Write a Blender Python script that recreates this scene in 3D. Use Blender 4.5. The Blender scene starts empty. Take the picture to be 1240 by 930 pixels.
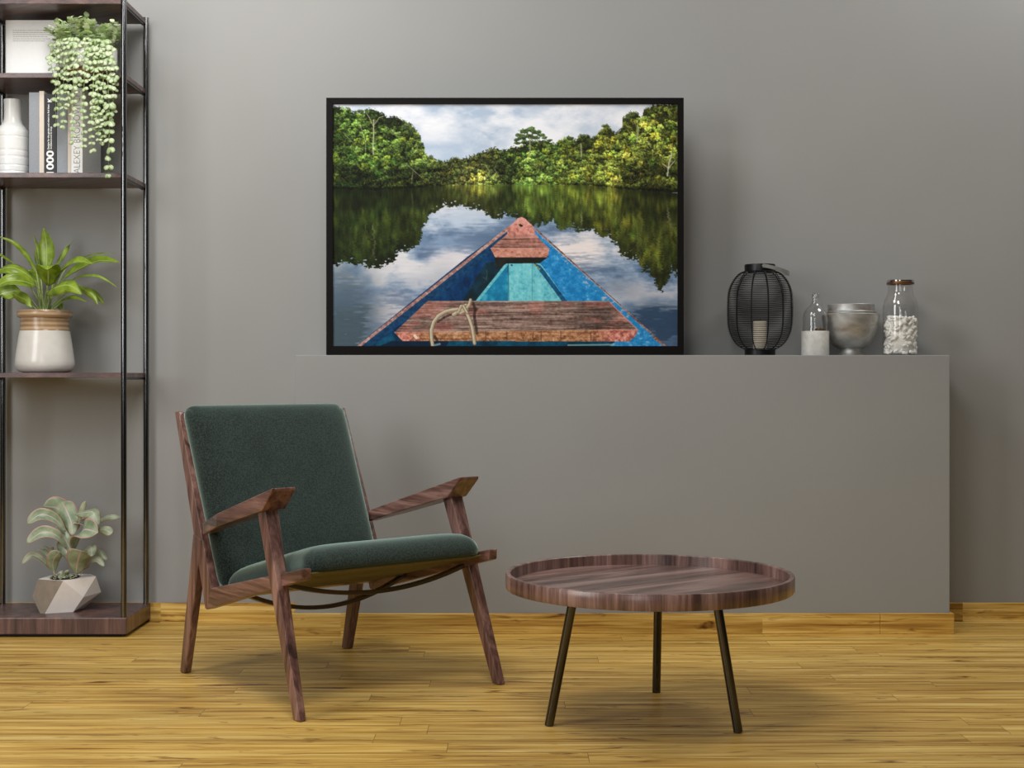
import bpy, bmesh, math, random
import numpy as np
from mathutils import Vector, Matrix
random.seed(7); np.random.seed(7)
SC = bpy.context.scene
COL = SC.collection
R = math.radians

# ------------------------------------------------------------------ camera
F, HZ, CAMZ = 1680.0, 455.0, 0.95
cd = bpy.data.cameras.new('camera'); cam = bpy.data.objects.new('camera', cd); COL.objects.link(cam)
cd.sensor_width = 36.0; cd.lens = 36.0 * F / 1240.0
cd.shift_y = (HZ - 465.0) / 1240.0
cam.location = (0, 0, CAMZ); cam.rotation_euler = (R(90), 0, 0)
SC.camera = cam

# ------------------------------------------------------------------ world and lights
w = bpy.data.worlds.new('world'); SC.world = w; w.use_nodes = True
w.node_tree.nodes['Background'].inputs[0].default_value = (0.93, 0.97, 1.0, 1)
w.node_tree.nodes['Background'].inputs[1].default_value = 0.04

def area(name, loc, target, sx, sy, power, col=(1, 1, 1)):
    l = bpy.data.lights.new(name, 'AREA'); l.shape = 'RECTANGLE'; l.size = sx; l.size_y = sy
    l.energy = power; l.color = col
    o = bpy.data.objects.new(name, l); COL.objects.link(o); o.location = loc
    o.rotation_euler = (Vector(target) - Vector(loc)).to_track_quat('-Z', 'Y').to_euler()
    return o
area('ceiling_lamp_wall_left', (-1.2, 3.9, 3.4), (-1.0, 5.3, 1.6), 1.0, 1.0, 42, (1, 0.99, 0.975))
area('ceiling_lamp_wall_right', (2.6, 4.6, 3.6), (2.2, 5.3, 2.0), 1.0, 0.6, 36, (1, 0.99, 0.975))
area('ceiling_lamp_middle', (-0.4, 2.2, 3.4), (-0.4, 4.2, 0.0), 1.0, 1.0, 40, (1, 0.99, 0.97))
area('window_daylight', (-3.2, 1.6, 2.1), (-0.6, 4.2, 0.3), 1.2, 2.3, 70, (0.98, 0.99, 1.0))
area('front_window_daylight', (-1.0, -1.6, 1.9), (-0.2, 4.6, 0.9), 0.9, 2.1, 25, (0.98, 0.99, 1.0))

SC.view_settings.view_transform = 'Standard'
SC.view_settings.look = 'None'
SC.view_settings.exposure = 0.0
SC.view_settings.gamma = 1.0
SC.view_settings.use_curve_mapping = False

# ------------------------------------------------------------------ helpers
def lin(c):
    c = np.asarray(c, float) / 255.0
    return tuple(np.where(c <= 0.04045, c / 12.92, ((c + 0.055) / 1.055) ** 2.4))
def at(px, py, Y):
    """a point of the place at distance Y, from its direction in the photograph"""
    return Vector(((px - 620) / F * Y, Y, CAMZ - (py - HZ) / F * Y))

def newmat(name):
    m = bpy.data.materials.new(name); m.use_nodes = True
    return m, m.node_tree, m.node_tree.nodes['Principled BSDF']
def plain(name, rgb, rough=0.5, metal=0.0, noise=0.0, nscale=60, bump=0.0, **kw):
    m, nt, b = newmat(name)
    c = lin(rgb)
    b.inputs['Roughness'].default_value = rough; b.inputs['Metallic'].default_value = metal
    for k, v in kw.items(): b.inputs[k].default_value = v
    tc = nt.nodes.new('ShaderNodeTexCoord'); n = nt.nodes.new('ShaderNodeTexNoise')
    n.inputs['Scale'].default_value = nscale; n.inputs['Detail'].default_value = 4
    nt.links.new(tc.outputs['Object'], n.inputs['Vector'])
    r = nt.nodes.new('ShaderNodeValToRGB')
    r.color_ramp.elements[0].position = 0.3; r.color_ramp.elements[1].position = 0.7
    r.color_ramp.elements[0].color = (*[x * (1 - noise) for x in c], 1)
    r.color_ramp.elements[1].color = (*[min(1, x * (1 + noise)) for x in c], 1)
    nt.links.new(n.outputs['Fac'], r.inputs[0]); nt.links.new(r.outputs[0], b.inputs['Base Color'])
    if bump:
        bp = nt.nodes.new('ShaderNodeBump'); bp.inputs['Strength'].default_value = bump; bp.inputs['Distance'].default_value = 0.002
        nt.links.new(n.outputs['Fac'], bp.inputs['Height']); nt.links.new(bp.outputs[0], b.inputs['Normal'])
    return m

def walnut(name, axis, cols=((54, 35, 31), (112, 79, 70), (164, 126, 113)), scale=1.0, rough=0.3, diag=0.0):
    m, nt, b = newmat(name)
    tc = nt.nodes.new('ShaderNodeTexCoord'); mp = nt.nodes.new('ShaderNodeMapping')
    s = [26 * scale, 26 * scale, 26 * scale]; s[axis] = 2.2 * scale
    mp.inputs['Scale'].default_value = s
    if diag: 
        mp0 = nt.nodes.new('ShaderNodeMapping'); mp0.inputs['Rotation'].default_value = (0, 0, diag)
        nt.links.new(tc.outputs['Object'], mp0.inputs['Vector']); nt.links.new(mp0.outputs[0], mp.inputs['Vector'])
    else:
        nt.links.new(tc.outputs['Object'], mp.inputs['Vector'])
    n1 = nt.nodes.new('ShaderNodeTexNoise'); n1.inputs['Scale'].default_value = 1.0; n1.inputs['Detail'].default_value = 8; n1.inputs['Roughness'].default_value = 0.62; n1.inputs['Distortion'].default_value = 0.9
    nt.links.new(mp.outputs[0], n1.inputs['Vector'])
    mp2 = nt.nodes.new('ShaderNodeMapping'); s2 = [190, 190, 190]; s2[axis] = 9; mp2.inputs['Scale'].default_value = s2
    nt.links.new((mp0 if diag else tc).outputs[0 if diag else 'Object'], mp2.inputs['Vector'])
    n2 = nt.nodes.new('ShaderNodeTexNoise'); n2.inputs['Scale'].default_value = 1.0; n2.inputs['Detail'].default_value = 3
    nt.links.new(mp2.outputs[0], n2.inputs['Vector'])
    mx = nt.nodes.new('ShaderNodeMath'); mx.operation = 'MULTIPLY_ADD'; mx.inputs[1].default_value = 0.22
    sb = nt.nodes.new('ShaderNodeMath'); sb.operation = 'SUBTRACT'; sb.inputs[1].default_value = 0.11
    nt.links.new(n2.outputs['Fac'], mx.inputs[0]); nt.links.new(n1.outputs['Fac'], mx.inputs[2]); nt.links.new(mx.outputs[0], sb.inputs[0])
    r = nt.nodes.new('ShaderNodeValToRGB'); e = r.color_ramp.elements
    e[0].position = 0.33; e[0].color = (*lin(cols[0]), 1); e[1].position = 0.70; e[1].color = (*lin(cols[2]), 1)
    x = e.new(0.50); x.color = (*lin(cols[1]), 1)
    nt.links.new(sb.outputs[0], r.inputs[0]); nt.links.new(r.outputs[0], b.inputs['Base Color'])
    b.inputs['Roughness'].default_value = rough; b.inputs['Coat Weight'].default_value = 0.35; b.inputs['Coat Roughness'].default_value = 0.22
    bp = nt.nodes.new('ShaderNodeBump'); bp.inputs['Strength'].default_value = 0.15; bp.inputs['Distance'].default_value = 0.001
    nt.links.new(n2.outputs['Fac'], bp.inputs['Height']); nt.links.new(bp.outputs[0], b.inputs['Normal'])
    return m

def link_obj(name, me, mat=None, parent=None, smooth=False):
    o = bpy.data.objects.new(name, me); COL.objects.link(o)
    if mat is not None: me.materials.append(mat)
    if parent is not None: o.parent = parent
    if smooth: me.polygons.foreach_set('use_smooth', [True] * len(me.polygons))
    return o
def fix_normals(me):
    bm = bmesh.new(); bm.from_mesh(me); bmesh.ops.recalc_face_normals(bm, faces=bm.faces); bm.to_mesh(me); bm.free()
def mesh(name, V, Fs, mat, parent=None, smooth=False, bevel=0.0, seg=2, fix=True):
    me = bpy.data.meshes.new(name); me.from_pydata([tuple(v) for v in V], [], Fs); me.update()
    if fix: fix_normals(me)
    o = link_obj(name, me, mat, parent, smooth)
    if bevel:
        md = o.modifiers.new('edges', 'BEVEL'); md.width = bevel; md.segments = seg; md.limit_method = 'ANGLE'; md.angle_limit = R(25)
        md.harden_normals = False
    return o
HEXF = [(0, 1, 2, 3), (4, 7, 6, 5), (0, 4, 5, 1), (1, 5, 6, 2), (2, 6, 7, 3), (3, 7, 4, 0)]
def hexa(name, P, mat, parent=None, bevel=0.0, seg=2): return mesh(name, P, HEXF, mat, parent, False, bevel, seg)
def box(name, x0, x1, y0, y1, z0, z1, mat, parent=None, bevel=0.0, seg=2):
    return hexa(name, [(x0, y0, z0), (x1, y0, z0), (x1, y1, z0), (x0, y1, z0), (x0, y0, z1), (x1, y0, z1), (x1, y1, z1), (x0, y1, z1)], mat, parent, bevel, seg)
def lathe(name, prof, mat, parent=None, loc=(0, 0, 0), n=64, smooth=True, split=True, closed=False):
    V, Fs = [], []
    m = len(prof)
    for i in range(n):
        a = 2 * math.pi * i / n
        for r, z in prof: V.append((loc[0] + r * math.cos(a), loc[1] + r * math.sin(a), loc[2] + z))
    for i in range(n):
        j = (i + 1) % n
        for k in range(m - 1 + (1 if closed else 0)):
            k2 = (k + 1) % m
            Fs.append((i * m + k, j * m + k, j * m + k2, i * m + k2))
    me = bpy.data.meshes.new(name); me.from_pydata(V, [], Fs); me.update()
    bm = bmesh.new(); bm.from_mesh(me); bmesh.ops.remove_doubles(bm, verts=bm.verts, dist=1e-6)
    bmesh.ops.recalc_face_normals(bm, faces=bm.faces)
    if smooth:
        for f in bm.faces: f.smooth = True
        for e in bm.edges:
            if len(e.link_faces) == 2 and e.calc_face_angle(0) > R(35): e.smooth = False
    bm.to_mesh(me); bm.free()
    return link_obj(name, me, mat, parent)
def tube_geo(pts, r, n=8, V=None, Fs=None, rends=None):
    V = [] if V is None else V; Fs = [] if Fs is None else Fs
    pts = [Vector(p) for p in pts]; base = len(V)
    up = Vector((0, 0, 1)); 
    t0 = (pts[1] - pts[0]).normalized()
    if abs(t0.dot(up)) > 0.9: up = Vector((1, 0, 0))
    nrm = (up - t0 * up.dot(t0)).normalized()
    for i, p in enumerate(pts):
        t = (pts[min(i + 1, len(pts) - 1)] - pts[max(i - 1, 0)]).normalized()
        nrm = (nrm - t * nrm.dot(t)).normalized(); bn = t.cross(nrm)
        rr = r if rends is None else rends[0] + (rends[1] - rends[0]) * i / (len(pts) - 1)
        for k in range(n):
            a = 2 * math.pi * k / n; V.append(p + (nrm * math.cos(a) + bn * math.sin(a)) * rr)
    for i in range(len(pts) - 1):
        for k in range(n):
            k2 = (k + 1) % n
            Fs.append((base + i * n + k, base + i * n + k2, base + (i + 1) * n + k2, base + (i + 1) * n + k))
    Fs.append(tuple(base + k for k in reversed(range(n)))); Fs.append(tuple(base + (len(pts) - 1) * n + k for k in range(n)))
    return V, Fs
def autosmooth(o, ang=35):
    me = o.data; bm = bmesh.new(); bm.from_mesh(me)
    for f in bm.faces: f.smooth = True
    for e in bm.edges:
        if len(e.link_faces) == 2 and e.calc_face_angle(0) > R(ang): e.smooth = False
    bm.to_mesh(me); bm.free(); return o
def tube(name, pts, r, mat, parent=None, n=12, rends=None):
    V, Fs = tube_geo(pts, r, n, rends=rends); o = mesh(name, V, Fs, mat, parent); return autosmooth(o)
def bez(pts, n):
    """Catmull-Rom through pts"""
    P = [Vector(p) for p in pts]
    if len(P) == 2: return [P[0].lerp(P[1], i / n) for i in range(n + 1)]
    P = [P[0] * 2 - P[1]] + P + [P[-1] * 2 - P[-2]]
    out = []; segs = len(P) - 3
    for i in range(n + 1):
        t = i / n * segs; k = min(int(t), segs - 1); t -= k
        a, b, c, d = P[k:k + 4]
        out.append(0.5 * ((2 * b) + (c - a) * t + (2 * a - 5 * b + 4 * c - d) * t * t + (3 * b - a - 3 * c + d) * t ** 3))
    return out
def empty(name, loc, label, cat, group=None, rotz=0.0):
    o = bpy.data.objects.new(name, None); COL.objects.link(o); o.location = loc; o.rotation_euler = (0, 0, rotz); o.empty_display_size = 0.1
    return tag(o, label, cat, group)
def tag(o, label, cat, group=None, kind=None):
    o['label'] = label; o['category'] = cat
    if group: o['group'] = group
    if kind: o['kind'] = kind
    return o
def structure(o): o['kind'] = 'structure'; return o

# ------------------------------------------------------------------ setting materials
def wall_mat():
    m, nt, b = newmat('grey_wall_paint')
    tc = nt.nodes.new('ShaderNodeTexCoord'); n = nt.nodes.new('ShaderNodeTexNoise'); n.inputs['Scale'].default_value = 170; n.inputs['Detail'].default_value = 3
    n2 = nt.nodes.new('ShaderNodeTexNoise'); n2.inputs['Scale'].default_value = 1.4; n2.inputs['Detail'].default_value = 3
    nt.links.new(tc.outputs['Object'], n.inputs['Vector']); nt.links.new(tc.outputs['Object'], n2.inputs['Vector'])
    r = nt.nodes.new('ShaderNodeValToRGB'); r.color_ramp.elements[0].position = 0.3; r.color_ramp.elements[1].position = 0.7
    r.color_ramp.elements[0].color = (0.303, 0.302, 0.292, 1); r.color_ramp.elements[1].color = (0.325, 0.324, 0.313, 1)
    nt.links.new(n2.outputs['Fac'], r.inputs[0]); nt.links.new(r.outputs[0], b.inputs['Base Color'])
    b.inputs['Roughness'].default_value = 0.8; b.inputs['Specular IOR Level'].default_value = 0.25
    bp = nt.nodes.new('ShaderNodeBump'); bp.inputs['Strength'].default_value = 0.12; bp.inputs['Distance'].default_value = 0.001
    nt.links.new(n.outputs['Fac'], bp.inputs['Height']); nt.links.new(bp.outputs[0], b.inputs['Normal'])
    return m
def floor_mat(name, board=True):
    m, nt, b = newmat(name); L = nt.links.new; N = nt.nodes.new
    tc = N('ShaderNodeTexCoord')
    # board pattern: rows of boards, each row shifted at random
    sp0 = N('ShaderNodeSeparateXYZ'); L(tc.outputs['Object'], sp0.inputs[0])
    rw = N('ShaderNodeMath'); rw.operation = 'DIVIDE'; rw.inputs[1].default_value = 0.092; L(sp0.outputs[1], rw.inputs[0])
    fl_ = N('ShaderNodeMath'); fl_.operation = 'FLOOR'; L(rw.outputs[0], fl_.inputs[0])
    wn_ = N('ShaderNodeTexWhiteNoise'); wn_.noise_dimensions = '1D'; L(fl_.outputs[0], wn_.inputs['W'])
    sh_ = N('ShaderNodeMath'); sh_.operation = 'MULTIPLY_ADD'; sh_.inputs[1].default_value = 1.55; L(wn_.outputs['Value'], sh_.inputs[0]); L(sp0.outputs[0], sh_.inputs[2])
    cb0 = N('ShaderNodeCombineXYZ'); L(sh_.outputs[0], cb0.inputs[0]); L(sp0.outputs[1], cb0.inputs[1])
    br = N('ShaderNodeTexBrick'); br.offset = 0.0; br.offset_frequency = 2
    br.inputs['Scale'].default_value = 1.0; br.inputs['Brick Width'].default_value = 1.55; br.inputs['Row Height'].default_value = 0.092
    br.inputs['Mortar Size'].default_value = 0.0010 if board else 0.0; br.inputs['Mortar Smooth'].default_value = 0.3
    br.inputs['Color1'].default_value = (0, 0, 0, 1); br.inputs['Color2'].default_value = (1, 1, 1, 1); br.inputs['Mortar'].default_value = (0.5, 0.5, 0.5, 1)
    L(cb0.outputs[0], br.inputs['Vector'])
    # fine long grain, shifted from board to board
    mul = N('ShaderNodeVectorMath'); mul.operation = 'MULTIPLY_ADD'; mul.inputs[1].default_value = (7.3, 3.1, 2.0)
    L(br.outputs['Color'], mul.inputs[0]); L(tc.outputs['Object'], mul.inputs[2])
    def grain(sx, sy, det, dist=0.0, rough=0.55):
        mp = N('ShaderNodeMapping'); mp.inputs['Scale'].default_value = (sx, sy, sy); L(mul.outputs[0], mp.inputs['Vector'])
        n = N('ShaderNodeTexNoise'); n.inputs['Scale'].default_value = 1; n.inputs['Detail'].default_value = det; n.inputs['Distortion'].default_value = dist; n.inputs['Roughness'].default_value = rough
        L(mp.outputs[0], n.inputs['Vector']); return n
    g1 = grain(1.3, 34, 6, 0.4); g2 = grain(3.5, 130, 4, 0.2); g3 = grain(4.5, 24, 3, 0.8, 0.7)
    a = N('ShaderNodeMath'); a.operation = 'MULTIPLY_ADD'; a.inputs[1].default_value = 0.45; L(g2.outputs['Fac'], a.inputs[0])
    a2 = N('ShaderNodeMath'); a2.operation = 'MULTIPLY'; a2.inputs[1].default_value = 0.55; L(g1.outputs['Fac'], a2.inputs[0]); L(a2.outputs[0], a.inputs[2])
    r = N('ShaderNodeValToRGB'); e = r.color_ramp.elements
    e[0].position = 0.34; e[0].color = (*lin((128, 86, 34)), 1); e[1].position = 0.68; e[1].color = (*lin((246, 216, 142)), 1)
    x = e.new(0.45); x.color = (*lin((190, 146, 66)), 1); x = e.new(0.55); x.color = (*lin((220, 182, 96)), 1)
    L(a.outputs[0], r.inputs[0])
    # dark knots and streaks
    kr = N('ShaderNodeValToRGB'); kr.color_ramp.elements[0].position = 0.585; kr.color_ramp.elements[0].color = (1, 1, 1, 1)
    kr.color_ramp.elements[1].position = 0.72; kr.color_ramp.elements[1].color = (*lin((132, 96, 62)), 1)
    L(g3.outputs['Fac'], kr.inputs[0])
    mk = N('ShaderNodeMix'); mk.data_type = 'RGBA'; mk.blend_type = 'MULTIPLY'; mk.inputs[0].default_value = 1.0
    L(r.outputs[0], mk.inputs[6]); L(kr.outputs[0], mk.inputs[7])
    # slight tone difference between boards
    hs = N('ShaderNodeHueSaturation'); vr = N('ShaderNodeMapRange'); vr.inputs['To Min'].default_value = 0.86; vr.inputs['To Max'].default_value = 1.08
    L(br.outputs['Color'], vr.inputs[0]); L(vr.outputs[0], hs.inputs['Value']); L(mk.outputs[2], hs.inputs['Color'])
    mm = N('ShaderNodeMix'); mm.data_type = 'RGBA'; mm.inputs[7].default_value = (*lin((96, 62, 22)), 1)
    sc_ = N('ShaderNodeMath'); sc_.operation = 'MULTIPLY'; sc_.inputs[1].default_value = 0.75
    L(br.outputs['Fac'], sc_.inputs[0]); L(sc_.outputs[0], mm.inputs[0]); L(hs.outputs[0], mm.inputs[6])
    L(mm.outputs[2], b.inputs['Base Color'])
    b.inputs['Roughness'].default_value = 0.42; b.inputs['Specular IOR Level'].default_value = 0.35
    bp = N('ShaderNodeBump'); bp.inputs['Strength'].default_value = 0.12; bp.inputs['Distance'].default_value = 0.001
    L(g2.outputs['Fac'], bp.inputs['Height']); L(bp.outputs[0], b.inputs['Normal'])
    return m
M_WALL = wall_mat(); M_FLOOR = floor_mat('bamboo_floorboards'); M_SKIRT = floor_mat('bamboo_skirting', False)

YW = 5.375            # back wall
YB = 5.112            # face of the low projection
BX0, BX1, BZ = -0.799, 1.613, 1.026
structure(box('floor', -4.5, 4.5, -1.5, YW + 0.1, -0.1, 0.0, M_FLOOR))
structure(box('wall_back', -4.5, 4.5, YW, YW + 0.1, 0.0, 3.9, M_WALL))
structure(box('wall_ledge', BX0, BX1, YB, YW, 0.0, BZ, M_WALL, bevel=0.002))
structure(box('baseboard_left', -4.5, BX0 - 0.0, YW - 0.013, YW, 0.0, 0.072, M_SKIRT, bevel=0.003))
structure(box('baseboard_right', BX1, 4.5, YW - 0.013, YW, 0.0, 0.072, M_SKIRT, bevel=0.003))
structure(box('baseboard_ledge', BX0 - 0.013, 1.354, YB - 0.013, YB, 0.0, 0.076, M_SKIRT, bevel=0.003))
structure(box('baseboard_ledge_end', 1.3545, BX1 + 0.013, YB - 0.0135, YB, 0.0, 0.0762, M_SKIRT, bevel=0.003))
structure(box('baseboard_ledge_side', BX1, BX1 + 0.013, YB, YW - 0.013, 0.0, 0.076, M_SKIRT, bevel=0.003))
structure(box('baseboard_ledge_side_left', BX0 - 0.013, BX0, YB, YW - 0.013, 0.0, 0.076, M_SKIRT, bevel=0.003))

# ------------------------------------------------------------------ armchair
M_WX = walnut('walnut_grain_x', 0); M_WY = walnut('walnut_grain_y', 1); M_WZ = walnut('walnut_grain_z', 2)
def velvet():
    m, nt, b = newmat('green_velvet'); N = nt.nodes.new; L = nt.links.new
    tc = N('ShaderNodeTexCoord'); n = N('ShaderNodeTexNoise'); n.inputs['Scale'].default_value = 240; n.inputs['Detail'].default_value = 3
    n2 = N('ShaderNodeTexNoise'); n2.inputs['Scale'].default_value = 14; n2.inputs['Detail'].default_value = 3
    L(tc.outputs['Object'], n.inputs['Vector']); L(tc.outputs['Object'], n2.inputs['Vector'])
    a = N('ShaderNodeMath'); a.operation = 'MULTIPLY_ADD'; a.inputs[1].default_value = 0.85; L(n.outputs['Fac'], a.inputs[0])
    a2 = N('ShaderNodeMath'); a2.operation = 'MULTIPLY'; a2.inputs[1].default_value = 0.15; L(n2.outputs['Fac'], a2.inputs[0]); L(a2.outputs[0], a.inputs[2])
    r = N('ShaderNodeValToRGB'); r.color_ramp.elements[0].position = 0.42; r.color_ramp.elements[0].color = (*lin((22, 27, 26)), 1)
    r.color_ramp.elements[1].position = 0.58; r.color_ramp.elements[1].color = (*lin((46, 56, 52)), 1)
    L(a.outputs[0], r.inputs[0]); L(r.outputs[0], b.inputs['Base Color'])
    b.inputs['Roughness'].default_value = 0.95; b.inputs['Specular IOR Level'].default_value = 0.1
    b.inputs['Sheen Weight'].default_value = 1.0; b.inputs['Sheen Roughness'].default_value = 0.45
    b.inputs['Sheen Tint'].default_value = (0.74, 1.0, 0.87, 1)
    bp = N('ShaderNodeBump'); bp.inputs['Strength'].default_value = 0.35; bp.inputs['Distance'].default_value = 0.001
    L(n.outputs['Fac'], bp.inputs['Height']); L(bp.outputs[0], b.inputs['Normal'])
    return m
M_VELVET = velvet()
M_UNDER = plain('olive_seat_lining', (98, 90, 48), 0.85, noise=0.06, nscale=40)
chair = empty('armchair', (-0.314, 4.05, 0), 'low armchair with dark green velvet cushions and a slanting walnut wood frame', 'armchair', rotz=R(40))
def cw(y): return 0.333 - 0.04 * y
for s in (-1, 1):
    def X(y, t): return s * (cw(y) + t)
    # upright back post
    pp = [(.593, .2265), (.612, .226), (.690, .452), (.832, .834), (.801, .838), (.568, .296)]
    V = [(X(y, .014 if z < .3 else .016), y, z) for y, z in pp] + [(X(y, -.016), y, z - (.008 if z > .8 else 0)) for y, z in pp]
    mesh('back_post', V, [(0, 1, 2, 5), (2, 3, 4, 5), (6, 11, 8, 7), (8, 11, 10, 9)] + [(k, k + 6, (k + 1) % 6 + 6, (k + 1) % 6) for k in range(6)], M_WZ, chair, bevel=0.003)
    # seat rail
    hexa('seat_rail', [(X(0, .0165), -.001, .385), (X(0, -.016), -.001, .385), (X(.6, -.016), .603, .224), (X(.6, .0165), .603, .224),
                       (X(0, .0165), -.003, .418), (X(0, -.016), -.003, .418), (X(.57, -.016), .567, .296), (X(.57, .0165), .567, .296)], M_WY, chair, 0.004)
    # front leg
    hexa('front_leg', [(X(0, .034), -.023, 0), (X(0, .009), -.019, 0), (X(0, .009), .016, 0), (X(0, .034), .015, 0),
                       (X(.2, .034), .185, .574), (X(.2, -.014), .187, .574), (X(.22, -.014), .231, .566), (X(.22, .034), .231, .566)], M_WZ, chair, 0.0055, 3)
    # rear leg
    hexa('rear_leg', [(X(.76, .018), .753, 0), (X(.76, -.009), .757, 0), (X(.78, -.009), .789, 0), (X(.78, .018), .789, 0),
                      (X(.63, .0175), .634, .438), (X(.63, -.014), .636, .438), (X(.69, -.014), .690, .455), (X(.69, .0175), .691, .455)], M_WZ, chair, 0.005, 3)
    # armrest: paddle plank with an undercut front end
    prof_o = [(.118, .634), (.468, .535), (.620, .492), (.618, .456), (.468, .495), (.178, .566), (.119, .624)]
    V = []; K = 7
    for t_f, t_b in ((0.045, 0.019), (-0.034, -0.016)):
        for i, (y, z) in enumerate(prof_o):
            t = t_b if i in (2, 3) else (t_f if t_f > 0 else (t_f + 0.010 if i in (1, 4) else t_f))
            V.append((X(y, t), y, z))
    Fs = [(0, 1, 4, 5, 6), (1, 2, 3, 4), (7, 13, 12, 11, 8), (8, 11, 10, 9)] + [(i, i + K, (i + 1) % K + K, (i + 1) % K) for i in range(K)]
    mesh('armrest', V, Fs, M_WY, chair, bevel=0.004, seg=3)
# bent stretchers under the seat
M_BOW = walnut('dark_bent_walnut', 0, ((26, 17, 14), (48, 32, 27), (70, 50, 43)))
def bow(y, z, d, name='bent_stretcher'):
    V = []; n = 28; hw = cw(y) - 0.012
    for i in range(n + 1):
        x = -hw + 2 * hw * i / n; zz = z - d * (1 - (x / hw) ** 2)
        V += [(x, y - .013, zz), (x, y + .013, zz - .003), (x, y + .013, zz - .016), (x, y - .013, zz - .013)]
    Fs = [tuple(range(4)), tuple(n * 4 + k for k in (3, 2, 1, 0))]
    for i in range(n):
        for k in range(4): Fs.append((i * 4 + k, i * 4 + (k + 1) % 4, (i + 1) * 4 + (k + 1) % 4, (i + 1) * 4 + k))
    return mesh(name, V, Fs, M_BOW, chair, bevel=0.002)
bow(.13, .362, .048); bow(.42, .306, .075)
# cross rails that tie the two sides together, and the top rail behind the back cushion
hexa('cross_rail', [(-.30, .565, .262), (.30, .565, .262), (.30, .600, .250), (-.30, .600, .250), (-.30, .560, .290), (.30, .560, .290), (.30, .588, .290), (-.30, .588, .290)], M_WX, chair, 0.003)
hexa('cross_rail', [(-.29, .800, .745), (.29, .800, .745), (.29, .818, .740), (-.29, .818, .740), (-.29, .815, .790), (.29, .815, .790), (.29, .833, .785), (-.29, .833, .785)], M_WX, chair, 0.003)

def cushion(name, W, Hh, rad, T, p, frame, mat, skirt=0.02, n=44, corner_round=1.0):
    """rounded pillow: outline 2W x 2Hh with corner radius rad, crown T above a skirt; frame(u, v, t) -> xyz"""
    V, Fs = [], []
    ss = [math.sin(math.pi / 2 * (2 * i / n - 1)) for i in range(n + 1)]
    def outl(a, b):
        x, y = a * W, b * Hh
        ix = max(-(W - rad), min(W - rad, x)); iy = max(-(Hh - rad), min(Hh - rad, y))
        dx, dy = x - ix, y - iy
        if dx and dy:
            k = max(abs(dx), abs(dy)) / math.hypot(dx, dy); dx *= k; dy *= k
        return ix + dx, iy + dy
    for b in ss:
        for a in ss:
            x, y = outl(a, b)
            e = max(0.0, 1 - abs(a) ** p) * max(0.0, 1 - abs(b) ** p)
            V.append(frame(x, y, skirt + T * e ** 0.42))
    N1 = n + 1
    for j in range(n):
        for i in range(n): Fs.append((j * N1 + i, j * N1 + i + 1, (j + 1) * N1 + i + 1, (j + 1) * N1 + i))
    ring = [i for i in range(N1)] + [j * N1 + n for j in range(1, N1)] + [n * N1 + i for i in range(n - 1, -1, -1)] + [j * N1 for j in range(n - 1, 0, -1)]
    k0 = len(V)
    for q in ring:
        a, b = ss[q % N1], ss[q // N1]; x, y = outl(a, b); V.append(frame(x * 0.985, y * 0.985, 0.0))
    m = len(ring)
    for i in range(m): Fs.append((ring[i], ring[(i + 1) % m], k0 + (i + 1) % m, k0 + i))
    Fs.append(tuple(range(k0, k0 + m)))
    return mesh(name, V, Fs, mat, chair, smooth=True)
# seat plane rises to the front
sn = Vector((0, .245, 1)).normalized(); sd = Vector((0, 1, -.245)).normalized()
s0 = Vector((0, .285, .3375))
def seat_frame(x, y, t):
    wscale = 1.0 - 0.045 * (y / .27)
    return s0 + Vector((x * wscale, 0, 0)) + sd * y + sn * t
cushion('seat_cushion', .298, .283, .045, .066, 9, seat_frame, M_VELVET, 0.016)
pn = [seat_frame(x, y, -0.001) for x, y in ((-.292, -.272), (.292, -.272), (.292, .275), (-.292, .275))]
hexa('seat_lining', [p - sn * 0.006 for p in pn] + pn, M_UNDER, chair, 0.002)
bd = Vector((0, .43, 1)).normalized(); bn = Vector((0, -1, .43)).normalized()
b0 = Vector((-.004, .6948, .5630))
def back_frame(x, y, t):
    wsc = 1.0 + 0.01 * (y / .3)
    return b0 + Vector((x * wsc * (1 - 0.0 * y), 0, 0)) + bd * y + bn * t
cushion('back_cushion', .298, .305, .036, .045, 9, back_frame, M_VELVET, 0.020)

# ------------------------------------------------------------------ round tray table
M_TTOP = walnut('walnut_table_top', 0, ((66, 44, 40), (122, 93, 85), (168, 140, 128)), 0.5, 0.33, diag=R(-38))
M_TRIM = walnut('walnut_table_rim', 2, ((54, 36, 32), (114, 84, 76), (170, 138, 126)), 0.6, 0.33)
M_BLACK = plain('black_steel', (34, 34, 33), 0.28, 0.75, noise=0.1)
M_BLACKP = plain('dark_polished_steel', (112, 112, 112), 0.15, 1.0, noise=0.03)
M_TLEG = plain('dark_bronze_steel', (84, 82, 80), 0.17, 1.0, noise=0.03)
T0 = Vector((0.381, 3.862, 0))
table = empty('coffee_table', T0, 'round walnut tray table with raised rim on three slanting black metal legs', 'coffee table')
Rt = 0.399
lathe('table_rim', [(Rt - .010, .360), (Rt - .002, .3605), (Rt, .364), (Rt, .400), (Rt - .002, .403), (Rt - .012, .403), (Rt - .014, .401), (Rt - .014, .372), (Rt - .014, .360)], M_TRIM, table, n=128, closed=True)
lathe('tray_top', [(0, .360), (Rt - .0145, .360), (Rt - .0145, .3715), (0, .3715)], M_TTOP, table, n=128)
def tleg(top, foot):
    top = Vector(top) - Vector((T0.x, T0.y, 0)); foot = Vector(foot) - Vector((T0.x, T0.y, 0))
    d = (foot - top).normalized()
    o = tube('leg', [top, foot], .0125, M_TLEG, table, n=24)
    q = lathe('mounting_plate', [(0, 0), (.035, 0), (.035, .006), (0, .006)], M_BLACK, table, loc=(top.x, top.y, .354), n=32)
tleg((0.165, 3.72, .356), (0.1005, 3.765, 0.002))
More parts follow.
